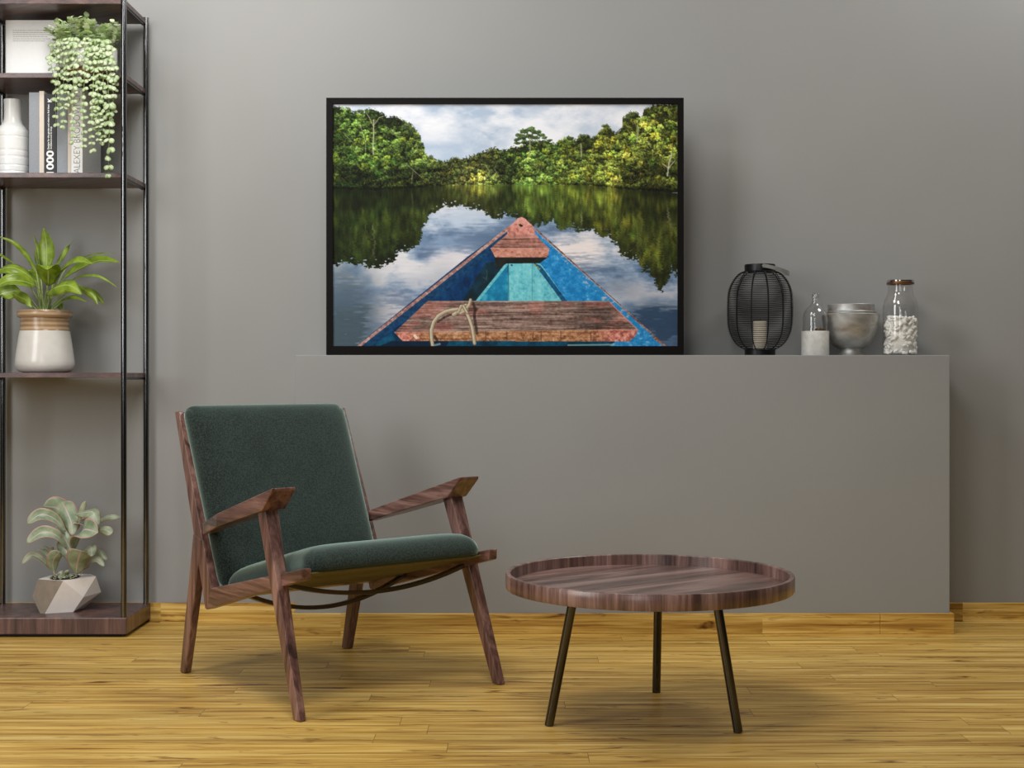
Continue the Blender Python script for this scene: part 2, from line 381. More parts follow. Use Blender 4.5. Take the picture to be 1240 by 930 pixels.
tleg((0.545, 3.70, .356), (0.602, 3.693, 0.002))
tleg((0.431, 4.08, .356), (0.433, 4.162, 0.002))

# ------------------------------------------------------------------ shelving unit
M_SHELF = walnut('walnut_shelf', 0, ((46, 29, 26), (84, 57, 52), (118, 86, 78)), 0.7, 0.4, diag=R(28))
M_SHELFB = walnut('walnut_shelf_base', 2, ((52, 33, 30), (88, 61, 56), (122, 90, 80)), 0.7, 0.42)
shelf = empty('shelving_unit', (-1.68, 5.2, 0), 'tall open shelving unit with walnut boards and thin black metal poles', 'shelf unit')
def SX(x): return x + 1.68
def SY(y): return y - 5.2
for z0 in (2.304, 2.035, 1.6715, 0.943):
    box('shelf_board', SX(-1.962), SX(-1.410), SY(5.052), SY(5.345), z0, z0 + .018, M_SHELF, shelf, 0.0015)
box('base_block', SX(-1.995), SX(-1.397), SY(5.03), SY(5.362), .012, .072, M_SHELFB, shelf, 0.003)
box('plinth', SX(-1.98), SX(-1.42), SY(5.06), SY(5.35), 0, .013, M_BLACK, shelf)
for x, y in ((-1.413, 5.050), (-1.408, 5.340), (-1.960, 5.340), (-1.965, 5.050)):
    V, Fs = tube_geo([(SX(x), SY(y), .0715), (SX(x), SY(y), 2.328)], .0105, 24)
    autosmooth(mesh('pole', V, Fs, M_BLACKP, shelf))
for z in (2.300, 2.031, 1.6675, 0.939):
    for x in (-1.417, -1.955):
        box('side_bar', SX(x) - .004, SX(x) + .004, SY(5.055), SY(5.335), z - .004, z + .004, M_BLACK, shelf)

# ------------------------------------------------------------------ vase and books
M_CERAM = plain('white_glazed_ceramic', (236, 236, 232), 0.25, noise=0.02)
vc = at(15.5, 208.5, 5.20); zs = 1.6895
prof = [(0, 0), (.056, 0), (.060, .004)]
grooves = [.045, .075, .098, .150, .178, .022]
for i in range(1, 64):
    z = .004 + i * .0033
    r = .0605
    if z > .165: 
        t = (z - .165) / .05; r = .0605 - .0285 * (3 * t * t - 2 * t ** 3) if t < 1 else .032
    if any(abs(z - g) < .0017 for g in grooves): r -= .0012
    prof.append((r, z))
prof += [(.0318, .225), (.0315, .270), (.0330, .287), (.0325, .290), (.0300, .290), (.0285, .286), (.028, .23), (.05, .16), (.05, .01), (0, .01)]
sc_v = (208.5 - 113.5) / F * 5.20 / .290
prof = [(r, z * sc_v) for r, z in prof]
tag(lathe('vase', prof, M_CERAM, loc=(0, 0, 0)), 'white grooved ceramic bottle vase beside the books on the shelf', 'vase').location = (vc.x, 5.20, zs)

M_PAGES = plain('cream_pages', (214, 204, 186), 0.9, noise=0.05, nscale=200)
def book(x0, x1, h, d, spine, cover, label, y0=5.095, text=None):
    yf = y0; xa = (x0 - 620) / F * yf; xb = (x1 - 620) / F * yf - .0004
    t = xb - xa; cx = (xa + xb) / 2
    root = empty('book', (cx, yf, zs), label, 'book', 'upright books on the shelf')
    hexs = .0022
    # cover wraps spine, two boards
    V = [(-t / 2, 0, 0), (t / 2, 0, 0), (t / 2, d, 0), (t / 2 - hexs, d, 0), (t / 2 - hexs, hexs, 0), (-t / 2 + hexs, hexs, 0), (-t / 2 + hexs, d, 0), (-t / 2, d, 0)]
    n = len(V); V2 = V + [(x, y, h) for x, y, z in V]
    Fs = [(0, 1, 4, 5), (1, 2, 3, 4), (0, 5, 6, 7)]
    Fs = Fs + [tuple(i + n for i in reversed(f)) for f in Fs] + [(i, (i + 1) % n, (i + 1) % n + n, i + n) for i in range(n)]
    o = mesh('cover', V2, Fs, spine, root)
    if cover is not None and cover is not spine:
        o.data.materials.append(cover)
        for p in o.data.polygons:
            if abs(p.normal.x) > .5 and abs(p.center.x) > t / 2 - 1e-4: p.material_index = 1
    box('pages', -t / 2 + hexs, t / 2 - hexs, hexs, d - .003, .003, h - .003, M_PAGES, root)
    return root, t
M_BGREY = plain('grey_blue_cloth', (146, 150, 156), 0.8, noise=0.06, nscale=150)
M_BGREYD = plain('mid_grey_cloth', (196, 196, 192), 0.8, noise=0.05, nscale=120)
M_BCREAM = plain('cream_paper', (216, 204, 190), 0.8, noise=0.03)
M_BBLACK = plain('charcoal_cover', (46, 46, 48), 0.6, noise=0.05)
M_BWHITE = plain('white_cover', (236, 235, 231), 0.55, noise=0.02)
M_INKW = plain('white_lettering', (240, 240, 238), 0.6)
M_INKG = plain('grey_lettering', (112, 112, 112), 0.6)
FONT = None
def spine_text(root, s, xc, z0, length, height, mat, bold=0.0, name='spine_lettering'):
    c = bpy.data.curves.new(name, 'FONT'); c.body = s; c.size = 0.02; c.extrude = 0.00012; c.offset = bold
    o = bpy.data.objects.new(name, c); COL.objects.link(o); c.materials.append(mat)
    bpy.context.view_layer.update()
    xs = [v[0] for v in o.bound_box]; ys = [v[1] for v in o.bound_box]
    w_, h_ = max(xs) - min(xs), max(ys) - min(ys)
    # local x -> up, local y -> left, normal -> towards the room
    sx, sy = length / w_, height / h_
    m = Matrix(((0, -sy, 0, xc + (min(ys) + max(ys)) / 2 * sy), (0, 0, -1, -0.0003), (sx, 0, 0, z0 - min(xs) * sx), (0, 0, 0, 1)))
    me = bpy.data.meshes.new_from_object(o.evaluated_get(bpy.context.evaluated_depsgraph_get()))
    bpy.data.objects.remove(o)
    me.transform(m); me.materials.clear()
    return link_obj(name, me, mat, root)
kz = 5.095 / F
book(35.2, 47.3, (208.9 - 109.6) * kz, .225, M_BGREY, None, 'grey-blue cloth spine directly right of the white vase')
book(47.5, 53.4, (208.9 - 108) * kz, .22, M_BCREAM, None, 'thin cream book between the grey-blue spine and the charcoal book marked 1000')
bk, t = book(53.8, 68.6, (208.9 - 111.5) * kz, .225, M_BBLACK, None, 'charcoal book with 1000 in white on its spine')
zc = lambda py: (208.9 - py) * kz
xm = lambda px: ((px - 61.2) * kz)
spine_text(bk, '1000', xm(60.7), zc(208.4), zc(180) - zc(208.4), 9.0 * kz, M_INKW, 0.0006)
spine_text(bk, 'Designs for the garden and where to find them', xm(59.0), zc(178.6), zc(124) - zc(178.6), 2.9 * kz, M_INKW, 0.0004)
spine_text(bk, 'Architecture and its things', xm(62.1), zc(178.6), zc(151) - zc(178.6), 2.7 * kz, M_INKW, 0.0004)
spine_text(bk, 'K', xm(60.4), zc(121.5), zc(116.2) - zc(121.5), 5.0 * kz, M_INKW, 0.0008)
book(69.0, 81.8, (208.9 - 110) * kz, .225, M_BGREY, None, 'second grey-blue spine, to the right of the charcoal book')
book(82.0, 86.0, (208.9 - 109) * kz, .22, M_BCREAM, None, 'thin cream book pressed against the tall white book')
bk, t = book(86.2, 100.0, (208.9 - 104) * kz, .228, M_BWHITE, M_BGREYD, 'tall white book with thin grey capitals, last in the row')
spine_text(bk, 'ALEXEY BRODOVITCH', 0.0, zc(207.5), zc(109) - zc(207.5), 7.6 * kz, M_INKG, -0.0003)

# large white book standing face-on on the shelf above
zs2 = 2.053
k2 = 5.20 / F
wb = empty('white_book', ((38 - 620) * k2, 5.20, zs2), 'large white book standing face-on behind the trailing plant', 'book')
ww = 31 * k2; hh = 2.283 - zs2
box('cover', -ww, ww, 0, .0025, 0, hh, M_BWHITE, wb, 0.0008)
box('cover', -ww, ww, .0205, .023, 0, hh, M_BWHITE, wb, 0.0008)
box('spine', -ww - .001, -ww + .002, 0, .023, 0, hh, M_BWHITE, wb, 0.0008)
box('pages', -ww + .002, ww - .003, .0027, .0203, .003, hh - .003, M_PAGES, wb)
M_TXT = plain('pale_grey_print', (176, 174, 170), 0.8)
V, Fs = [], []
random.seed(3)
for i in range(6):
    yy = 36.5 + i * 2.55; x = 15.5; xe = [62.5, 63.5, 62, 58.5, 61.5, 55.5][i]
    while x < xe:
        L_ = min(random.uniform(1.4, 5.0), xe - x)
        xa, xb = (x - 38) * k2, (x + L_ - 0.45 - 38) * k2; z1 = CAMZ - (yy - HZ) * k2 - zs2; q = len(V)
        if xb > xa:
            V += [(xa, -.0002, z1), (xb, -.0002, z1), (xb, -.0002, z1 - .75 * k2), (xa, -.0002, z1 - .75 * k2), (xa, .0002, z1), (xb, .0002, z1), (xb, .0002, z1 - .75 * k2), (xa, .0002, z1 - .75 * k2)]
            Fs += [tuple(q + j for j in f) for f in HEXF]
        x += L_
mesh('printed_lines', V, Fs, M_TXT, wb)

# ------------------------------------------------------------------ leaves
def leaf_mat(name, c1, c2, mid, edge=None, midw=0.035, edgew=0.90, rough=0.42, spots=0.0, trans=0.25, back=None):
    m, nt, b = newmat(name); N = nt.nodes.new; L = nt.links.new
    uv = N('ShaderNodeUVMap'); sep = N('ShaderNodeSeparateXYZ'); L(uv.outputs[0], sep.inputs[0])
    tc = N('ShaderNodeTexCoord'); n = N('ShaderNodeTexNoise'); n.inputs['Scale'].default_value = 30; n.inputs['Detail'].default_value = 4; L(tc.outputs['Object'], n.inputs['Vector'])
    r = N('ShaderNodeValToRGB'); r.color_ramp.elements[0].position = 0.35; r.color_ramp.elements[1].position = 0.65
    r.color_ramp.elements[0].color = (*lin(c1), 1); r.color_ramp.elements[1].color = (*lin(c2), 1); L(n.outputs['Fac'], r.inputs[0])
    # veins
    wv = N('ShaderNodeTexWave'); wv.inputs['Scale'].default_value = 7.0; wv.inputs['Distortion'].default_value = 1.0; wv.bands_direction = 'Y'
    cmb = N('ShaderNodeCombineXYZ'); ab0 = N('ShaderNodeMath'); ab0.operation = 'SUBTRACT'; ab0.inputs[1].default_value = 0.5; L(sep.outputs[0], ab0.inputs[0])
    ab = N('ShaderNodeMath'); ab.operation = 'ABSOLUTE'; L(ab0.outputs[0], ab.inputs[0])
    yy = N('ShaderNodeMath'); yy.operation = 'MULTIPLY_ADD'; yy.inputs[1].default_value = -0.6; L(ab.outputs[0], yy.inputs[0]); L(sep.outputs[1], yy.inputs[2])
    L(sep.outputs[0], cmb.inputs[0]); L(yy.outputs[0], cmb.inputs[1]); L(cmb.outputs[0], wv.inputs['Vector'])
    vm = N('ShaderNodeMix'); vm.data_type = 'RGBA'; vm.inputs[7].default_value = (*lin(mid), 1)
    vs = N('ShaderNodeMath'); vs.operation = 'MULTIPLY'; vs.inputs[1].default_value = 0.16; L(wv.outputs['Fac'], vs.inputs[0]); L(vs.outputs[0], vm.inputs[0]); L(r.outputs[0], vm.inputs[6])
    lt = N('ShaderNodeMath'); lt.operation = 'LESS_THAN'; lt.inputs[1].default_value = midw; L(ab.outputs[0], lt.inputs[0])
    mm = N('ShaderNodeMix'); mm.data_type = 'RGBA'; mm.inputs[7].default_value = (*lin(mid), 1); L(lt.outputs[0], mm.inputs[0]); L(vm.outputs[2], mm.inputs[6])
    out = mm.outputs[2]
    if edge:
        gt = N('ShaderNodeMath'); gt.operation = 'GREATER_THAN'; gt.inputs[1].default_value = edgew / 2; L(ab.outputs[0], gt.inputs[0])
        me_ = N('ShaderNodeMix'); me_.data_type = 'RGBA'; me_.inputs[7].default_value = (*lin(edge), 1); L(gt.outputs[0], me_.inputs[0]); L(out, me_.inputs[6]); out = me_.outputs[2]
    if back:
        g = N('ShaderNodeNewGeometry'); bk_ = N('ShaderNodeMix'); bk_.data_type = 'RGBA'; bk_.inputs[7].default_value = (*lin(back), 1)
        L(g.outputs['Backfacing'], bk_.inputs[0]); L(out, bk_.inputs[6]); out = bk_.outputs[2]
    L(out, b.inputs['Base Color']); b.inputs['Roughness'].default_value = rough
    tr = N('ShaderNodeBsdfTranslucent'); L(out, tr.inputs['Color']); ms = N('ShaderNodeMixShader'); ms.inputs[0].default_value = trans
    o = nt.nodes['Material Output']; L(b.outputs[0], ms.inputs[1]); L(tr.outputs[0], ms.inputs[2]); L(ms.outputs[0], o.inputs['Surface'])
    return m
def leaf_geo(mid, width, side, V, Fs, UV, shape='lance', cup=0.25, n=16, m=6, petiole=0.0, wav=0.0, twist=0.0):
    """ribbon along points mid (list), side = approximate vector across the blade"""
    C = bez(mid, n); base = len(V); side = Vector(side).normalized()
    for i, p in enumerate(C):
        t = i / n
        T = (C[min(i + 1, n)] - C[max(i - 1, 0)]).normalized()
        S = (side - T * side.dot(T)).normalized(); Nn = T.cross(S)
        if twist: S = (Matrix.Rotation(twist * t, 3, T) @ S); Nn = T.cross(S)
        if t < petiole: wf = 0.09
        else:
            q = (t - petiole) / (1 - petiole)
            if shape == 'lance': wf = max(0.02, math.sin(math.pi * min(1, q ** 0.8)) ** 0.8) if q < 1 else 0.02
            elif shape == 'spoon': wf = max(0.0, (q ** 0.75) * (1 - q ** 5)) ** 0.7 * 1.12
            elif shape == 'oval': wf = max(0.02, math.sqrt(max(0, 1 - (2 * q - 1) ** 2)))
            wf = max(wf, 0.05 if q < 0.9 else 0.01)
        for k in range(m + 1):
            s = 2 * k / m - 1
            off = cup * width * 0.5 * wf * (s * s) + wav * width * math.sin(t * 14 + s * 2) * s * wf * 0.3
            V.append(p + S * (s * width * 0.5 * wf) + Nn * off); UV.append((k / m, t))
    for i in range(n):
        for k in range(m): 
            a = base + i * (m + 1) + k
            Fs.append((a, a + 1, a + m + 2, a + m + 1))
def leaf_obj(name, V, Fs, UV, mat, parent, thick=0.0):
    me = bpy.data.meshes.new(name); me.from_pydata([tuple(v) for v in V], [], Fs); me.update()
    ul = me.uv_layers.new(name='UVMap')
    idx = np.empty(len(me.loops), int); me.loops.foreach_get('vertex_index', idx)
    ul.data.foreach_set('uv', np.asarray(UV, float)[idx].ravel())
    o = link_obj(name, me, mat, parent, smooth=True)
    if thick:
        md = o.modifiers.new('thickness', 'SOLIDIFY'); md.thickness = thick; md.offset = 0
    return o

# ------------------------------------------------------------------ broad-leaved plant, middle shelf
M_POT_W = plain('off_white_glaze', (214, 210, 202), 0.22, noise=0.04, nscale=25)
def tan_glaze():
    m, nt, b = newmat('tan_glaze_band'); N = nt.nodes.new; L = nt.links.new
    tc = N('ShaderNodeTexCoord'); wv = N('ShaderNodeTexWave'); wv.bands_direction = 'Z'; wv.inputs['Scale'].default_value = 18; wv.inputs['Distortion'].default_value = 0.6
    L(tc.outputs['Object'], wv.inputs['Vector']); r = N('ShaderNodeValToRGB'); r.color_ramp.elements[0].color = (*lin((146, 117, 86)), 1); r.color_ramp.elements[1].color = (*lin((188, 160, 126)), 1)
    L(wv.outputs['Fac'], r.inputs[0]); L(r.outputs[0], b.inputs['Base Color']); b.inputs['Roughness'].default_value = 0.25
    return m
M_POT_T = tan_glaze()
M_SOIL = plain('dark_soil', (48, 38, 30), 0.95, noise=0.4, nscale=90, bump=0.5)
Y1 = 5.20; k1 = Y1 / F; zsh = 0.9612
pc = Vector(((54.3 - 620) * k1, Y1, zsh))
plant = empty('potted_plant', pc, 'bright green broad-leaved plant in a white and tan glazed pot', 'potted plant')
def pr(lst): return [(r * k1, z * k1) for r, z in lst]
lathe('pot', pr([(0, 0), (24, 0), (30, 1.5), (33.5, 5), (34.8, 10), (34.6, 15), (33, 27), (31, 40), (29.2, 50.5), (27, 50.5), (30, 20), (25, 4), (0, 4)]), M_POT_W, plant)
lathe('pot_neck', pr([(29.2, 50.4), (28.6, 52), (28.4, 58), (28.3, 66), (31.0, 66.6), (32.2, 69), (32.2, 73), (31.0, 75.2), (28.5, 75.4), (26.5, 74), (26, 60), (27, 50.4)]), M_POT_T, plant, closed=True)
lathe('soil', pr([(0, 66), (26.2, 66), (26.2, 62), (0, 62)]), M_SOIL, plant)
M_LEAF = leaf_mat('lime_green_leaf', (112, 142, 30), (172, 198, 62), (200, 212, 130), midw=0.03, rough=0.28, trans=0.42)
M_STEM = plain('pale_green_stem', (150, 168, 96), 0.5, noise=0.1)
# crop coordinates measured on the photograph -> photograph coordinates
def c5(x, y, dy=0.0): return at(x / 6.889, 265 + y / 6.889, Y1 + dy) - pc
leaves5 = [  # blade: three or four points (x, y, depth), width in crop units, side vector
    ([(385, 430, .0), (390, 300, .01), (385, 190, .01), (363, 75, .0)], 125, (1, .1, 0), .15),
    ([(330, 430, .04), (320, 330, .05), (318, 260, .05), (322, 200, .05)], 62, (1, .5, 0), .2),
    ([(335, 430, .03), (322, 260, .04), (300, 190, .05), (280, 130, .05)], 30, (.6, .8, 0), .2),
    ([(465, 395, .03), (510, 330, .04), (565, 240, .05), (632, 168, .05)], 42, (.6, .2, .7), .2),
    ([(305, 450, .02), (220, 300, .0), (110, 195, -.02), (-20, 145, -.03)], 42, (.5, .3, .8), .3),
    ([(110, 372, .07), (60, 335, .08), (10, 300, .09), (-60, 262, .09)], 26, (.4, .6, .6), .2),
    ([(560, 390, .06), (690, 325, .07), (830, 290, .07), (968, 284, .06)], 34, (.2, .9, .45), .3),
    ([(525, 510, .03), (640, 430, .02), (820, 350, .0), (1002, 362, -.02)], 130, (.1, .75, .7), .35),
    ([(560, 545, .0), (660, 490, -.03), (820, 482, -.04), (985, 575, -.05)], 42, (.2, .8, .5), .3),
    ([(400, 560, -.02), (402, 470, -.05), (400, 405, -.085), (398, 392, -.115), (394, 425, -.15)], 200, (1, 0, 0), .12),
    ([(455, 540, -.02), (520, 440, -.05), (640, 355, -.08), (772, 375, -.11)], 130, (.2, .8, .65), .3),
    ([(385, 622, -.05), (470, 570, -.09), (580, 555, -.13), (684, 632, -.15)], 145, (.25, .45, .85), -.35),
    ([(300, 530, .0), (190, 440, -.02), (60, 405, -.03), (-90, 480, -.03)], 140, (-.1, .7, .75), .3),
    ([(300, 560, -.05), (190, 520, -.09), (60, 520, -.12), (-90, 600, -.14)], 130, (-.1, .6, .8), -.3),
    ([(170, 600, .02), (80, 610, .0), (-10, 640, -.02), (-60, 740, -.03)], 150, (.4, .5, .7), -.3),
    ([(100, 620, -.02), (160, 650, -.04), (220, 680, -.06), (268, 742, -.07)], 95, (-.5, .3, .8), -.3),
    ([(490, 690, .0), (560, 655, -.02), (640, 655, -.03), (722, 692, -.04)], 46, (.2, .6, .7), -.3),
    ([(655, 560, .0), (720, 600, -.02), (780, 650, -.03), (820, 722, -.04)], 56, (.6, .4, .7), -.3),
    ([(700, 580, .06), (760, 610, .07), (820, 650, .08), (870, 715, .08)], 60, (.6, .4, .7), -.3),
    ([(470, 700, .03), (490, 710, .03), (505, 735, .03), (515, 762, .03)], 60, (1, .3, .3), -.2),
    ([(325, 540, .04), (280, 490, .05), (240, 450, .06), (215, 425, .06)], 110, (.5, .3, .8), .2)]
stems5 = [(355, 385), (345, 330), (350, 335), (385, 465), (335, 305), (300, 110), (420, 560), (405, 525), (400, 560), (370, 400), (385, 455),
          (360, 385), (345, 300), (335, 300), (320, 170), (325, 100), (430, 490), (440, 655), (430, 700), (430, 470), (345, 325)]
for i, ((pts, wd, sv, cup), _) in enumerate(zip(leaves5, stems5)):
    V, Fs, UV = [], [], []
    P = [c5(*p) for p in pts]
    leaf_geo(P, wd / 6.889 * k1, sv, V, Fs, UV, 'lance', cup, 20, 6, 0)
    o = leaf_obj('leaf', V, Fs, UV, M_LEAF, plant, 0.0006)
    ang = i * 2.4; bx = Vector((math.cos(ang) * .014, math.sin(ang) * .014, 68 * k1))
    b1 = P[0]; mid = bx.lerp(b1, .5) + Vector((0, 0, .012))
    sp = bez([bx, mid, b1, P[0].lerp(P[1], .25)], 14)
    tube('leaf_stalk', sp, .0022, M_STEM, o, n=8, rends=(.0032, .0013))

# ------------------------------------------------------------------ pink-edged plant, bottom shelf
def wood_stain():
    return plain('taupe_stained_clay', (142, 128, 112), 0.7, noise=0.10, nscale=35)
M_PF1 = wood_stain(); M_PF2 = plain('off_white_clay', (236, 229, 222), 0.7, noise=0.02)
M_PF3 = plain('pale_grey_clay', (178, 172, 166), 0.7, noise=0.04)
Y3 = 5.19; k3 = Y3 / F; z3 = 0.0722
p3 = Vector(((81.7 - 620) * k3, Y3, z3))
plant3 = empty('potted_plant', p3, 'pink-edged rubber plant in a faceted white and taupe pot', 'potted plant')
def c6(x, y, dy=0.0): return at(20 + x / 5.815, 595 + y / 5.815, Y3 + dy) - p3
def pot3():
    Zs = lambda y: c6(0, y).z * 1.0
    X_ = lambda x, dy=0: c6(x, 700, dy).x
    pts = [(210, 868, -.045, 0), (420, 868, -.045, 0), (245, 868, -.062, 0), (455, 850, .03, 0), (330, 850, .07, 0), (215, 850, .04, 0)]
    V = []
    zb = 0.0; zm = .058; zt = .121
    S = lambda x: (x - 359) / 5.815 * k3
    V = [Vector((S(205), -.0615, zb)), Vector((S(245), -.072, zb)), Vector((S(420), -.035, zb)), Vector((S(455), .035, zb)), Vector((S(400), .065, zb)), Vector((S(230), .050, zb)),
         Vector((S(128), -.025, .056)), Vector((S(490), -.0325, .055)), Vector((S(588), .015, .066)), Vector((S(540), .075, .060)), Vector((S(150), .05, .060)), Vector((S(350), .100, .055)),
         Vector((S(160), -.016, .119)), Vector((S(372), -.072, .121)), Vector((S(560), .0, .127)), Vector((S(490), .060, .127)), Vector((S(340), .080, .126)), Vector((S(200), .050, .123))]
    bm = bmesh.new(); vs = [bm.verts.new(v) for v in V]
    r = bmesh.ops.convex_hull(bm, input=vs)
    for v in [v for v in bm.verts if not v.link_faces]: bm.verts.remove(v)
    bmesh.ops.dissolve_limit(bm, angle_limit=R(6), verts=bm.verts, edges=bm.edges)
    # open mouth in the topmost faces
    bmesh.ops.recalc_face_normals(bm, faces=bm.faces)
    me = bpy.data.meshes.new('pot'); bm.to_mesh(me); bm.free()
    o = link_obj('pot', me, M_PF2, plant3); me.materials.append(M_PF1); me.materials.append(M_PF3)
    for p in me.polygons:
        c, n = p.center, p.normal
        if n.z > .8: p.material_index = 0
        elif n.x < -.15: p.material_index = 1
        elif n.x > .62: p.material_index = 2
    return o
pot3()
lathe('soil', [(0, 0), (.052, 0), (.056, .004), (.052, .007), (0, .009)], M_SOIL, plant3, loc=(-.008, .0, .1215), n=24)
M_RUB = leaf_mat('grey_green_variegated_leaf', (124, 150, 112), (180, 194, 158), (214, 196, 190), edge=(214, 160, 150), midw=0.035, edgew=0.90, rough=0.38, trans=0.18)
M_PSTEM = plain('pale_pink_stem', (206, 182, 172), 0.5, noise=0.08)
leaves6 = [
    ([(382, 300, .02), (350, 190, .03), (290, 120, .03), (188, 104, .0)], 150, (.55, .2, .8), .25, 0),
    ([(395, 310, .01), (385, 220, .02), (350, 130, .03), (320, 75, .03)], 130, (1, .1, .2), .2, 0),
    ([(345, 285, .0), (270, 195, -.02), (170, 165, -.04), (74, 228, -.06)], 84, (.1, .5, .85), -.35, 0),
    ([(350, 402, -.01), (280, 310, -.04), (180, 290, -.06), (70, 365, -.08)], 84, (.1, .5, .85), -.35, 0),
    ([(385, 430, .0), (350, 350, .0), (310, 290, .01), (268, 245, .02)], 92, (.75, .2, .5), .35, 0),
    ([(380, 500, .0), (360, 440, .0), (330, 380, .01), (320, 330, .02)], 90, (.8, .2, .4), .35, 0),
    ([(408, 412, -.02), (430, 330, -.05), (480, 270, -.08), (575, 290, -.11)], 150, (.6, .2, .75), .3, 0),
    ([(440, 232, .0), (450, 170, .0), (465, 120, .0), (486, 68, .0)], 42, (1, .2, .2), .3, 0),
    ([(415, 160, .0), (480, 150, -.03), (540, 150, -.05), (575, 242, -.07)], 90, (.2, .7, .7), -.35, 0),
    ([(535, 250, .02), (585, 205, .02), (650, 180, .01), (732, 180, .0)], 50, (.1, .6, .8), -.3, 0),
    ([(560, 275, -.03), (600, 268, -.05), (635, 275, -.06), (672, 298, -.07)], 66, (.1, .5, .85), -.25, 0),
    ([(420, 582, -.03), (425, 520, -.05), (440, 460, -.08), (455, 418, -.10)], 160, (1, 0, .1), .3, 0),
    ([(495, 520, .0), (535, 485, -.02), (575, 478, -.03), (618, 528, -.04)], 48, (.1, .6, .8), -.3, 0),
    ([(520, 475, .02), (550, 440, .0), (590, 432, -.01), (636, 482, -.02)], 50, (.1, .6, .8), -.3, 0),
    ([(460, 430, -.02), (495, 395, -.05), (525, 395, -.07), (530, 460, -.09)], 66, (.5, .5, .7), -.3, 0),
    ([(450, 560, .02), (470, 545, .0), (495, 535, .0), (518, 532, .0)], 26, (.2, .5, .8), .2, 0),
    ([(430, 270, .03), (440, 220, .03), (470, 190, .03), (500, 180, .03)], 70, (.5, .4, .7), .3, 0),
    ([(266, 572, -.02), (255, 520, -.03), (265, 470, -.05), (306, 424, -.06)], 92, (1, .1, .2), .35, 0),
    ([(240, 550, .0), (185, 490, -.02), (110, 450, -.03), (38, 512, -.05)], 52, (.1, .5, .85), -.35, 0),
    ([(225, 470, .0), (205, 440, .0), (180, 420, .0), (150, 408, .0)], 34, (.3, .3, .9), .3, 0),
    ([(230, 470, .01), (225, 440, .01), (215, 410, .01), (192, 382, .01)], 34, (.9, .3, .2), .3, 0),
    ([(240, 450, .01), (245, 425, .01), (250, 405, .01), (262, 392, .01)], 30, (.9, .3, .2), .3, 0),
    ([(350, 620, -.01), (335, 590, -.02), (315, 572, -.03), (286, 580, -.03)], 30, (.1, .5, .85), -.3, 0),
    ([(350, 628, -.02), (330, 608, -.03), (310, 600, -.04), (286, 612, -.04)], 26, (.1, .5, .85), -.3, 0),
    ([(352, 620, -.01), (352, 590, -.02), (355, 570, -.03), (368, 552, -.03)], 34, (.9, .2, .3), .3, 0),
    ([(358, 625, -.01), (370, 605, -.02), (380, 595, -.03), (396, 590, -.03)], 30, (.3, .4, .8), .3, 0)]
for pts, wd, sv, cup, _ in leaves6:
    V, Fs, UV = [], [], []
    leaf_geo([c6(*p) for p in pts], wd * (1.28 if wd > 60 else 1.15) / 5.815 * k3, sv, V, Fs, UV, 'spoon' if wd > 40 else 'lance', cup, 20, 8, 0)
    leaf_obj('leaf', V, Fs, UV, M_RUB, plant3, 0.0012)
tube('stem', bez([c6(416, 660, .0), c6(420, 560, .0), c6(405, 430, .0), c6(382, 300, .02), c6(400, 230, .02), c6(445, 225, .0)], 24), .003, M_PSTEM, plant3, rends=(.0055, .002))
tube('stem', bez([c6(268, 662, .0), c6(266, 600, -.01), c6(264, 565, -.02), c6(240, 500, .0), c6(230, 465, .0)], 16), .003, M_PSTEM, plant3, rends=(.004, .0015))
tube('stem', bez([c6(352, 660, .0), c6(352, 630, -.01), c6(352, 615, -.01)], 8), .0015, M_PSTEM, plant3)
tube('stem', bez([c6(425, 640, .0), c6(450, 590, .0), c6(490, 525, .0), c6(520, 478, .02)], 12), .0015, M_PSTEM, plant3)
tube('stem', bez([c6(445, 228, .0), c6(500, 250, .0), c6(560, 272, -.03)], 12), .0015, M_PSTEM, plant3)
M_MOSS = plain('pale_green_moss', (186, 196, 160), 0.9, noise=0.15)
V, Fs = [], []
random.seed(11)
for i in range(90):
    a = random.uniform(0, 6.28); rr = random.uniform(0, .05); x, y = -.008 + rr * math.cos(a), rr * math.sin(a) - .012; z = .128
    P = [Vector((x, y, z))]
    for k in range(4): P.append(P[-1] + Vector((random.uniform(-.008, .008), random.uniform(-.008, .008), random.uniform(-.002, .0045))))
    tube_geo(bez(P, 8), .0009, 5, V, Fs)
o = mesh('moss', V, Fs, M_MOSS, plant3, smooth=True); o['kind'] = 'stuff'

# ------------------------------------------------------------------ trailing plant, upper shelf
Y2 = 5.135; kk = Y2 / F
hp = Vector(((105.5 - 620) * kk, Y2, 2.0532))
plant2 = empty('potted_plant', hp, 'trailing button-leaf plant spilling from a white pot on a wooden saucer', 'potted plant')
M_WOODP = plain('light_brown_wood', (150, 106, 74), 0.5, noise=0.12, nscale=40)
lathe('saucer', [(0, 0), (.088, 0), (.094, .006), (.096, .016), (.092, .020), (0, .020)], M_WOODP, plant2)
lathe('pot', [(0, .020), (.098, .020), (.106, .024), (.108, .030), (.108, .106), (.106, .109), (.100, .109), (.098, .105), (.098, .03), (0, .03)], plain('white_pot', (226, 226, 222), 0.4, noise=0.02), plant2)
lathe('soil', [(0, .094), (.0975, .094), (.0975, .088), (0, .088)], M_SOIL, plant2)
M_BUT = leaf_mat('pale_button_leaf', (158, 186, 116), (214, 226, 186), (232, 238, 214), midw=0.03, rough=0.35, trans=0.3)
M_VINE = plain('green_vine', (150, 170, 96), 0.6, noise=0.1)
random.seed(5)
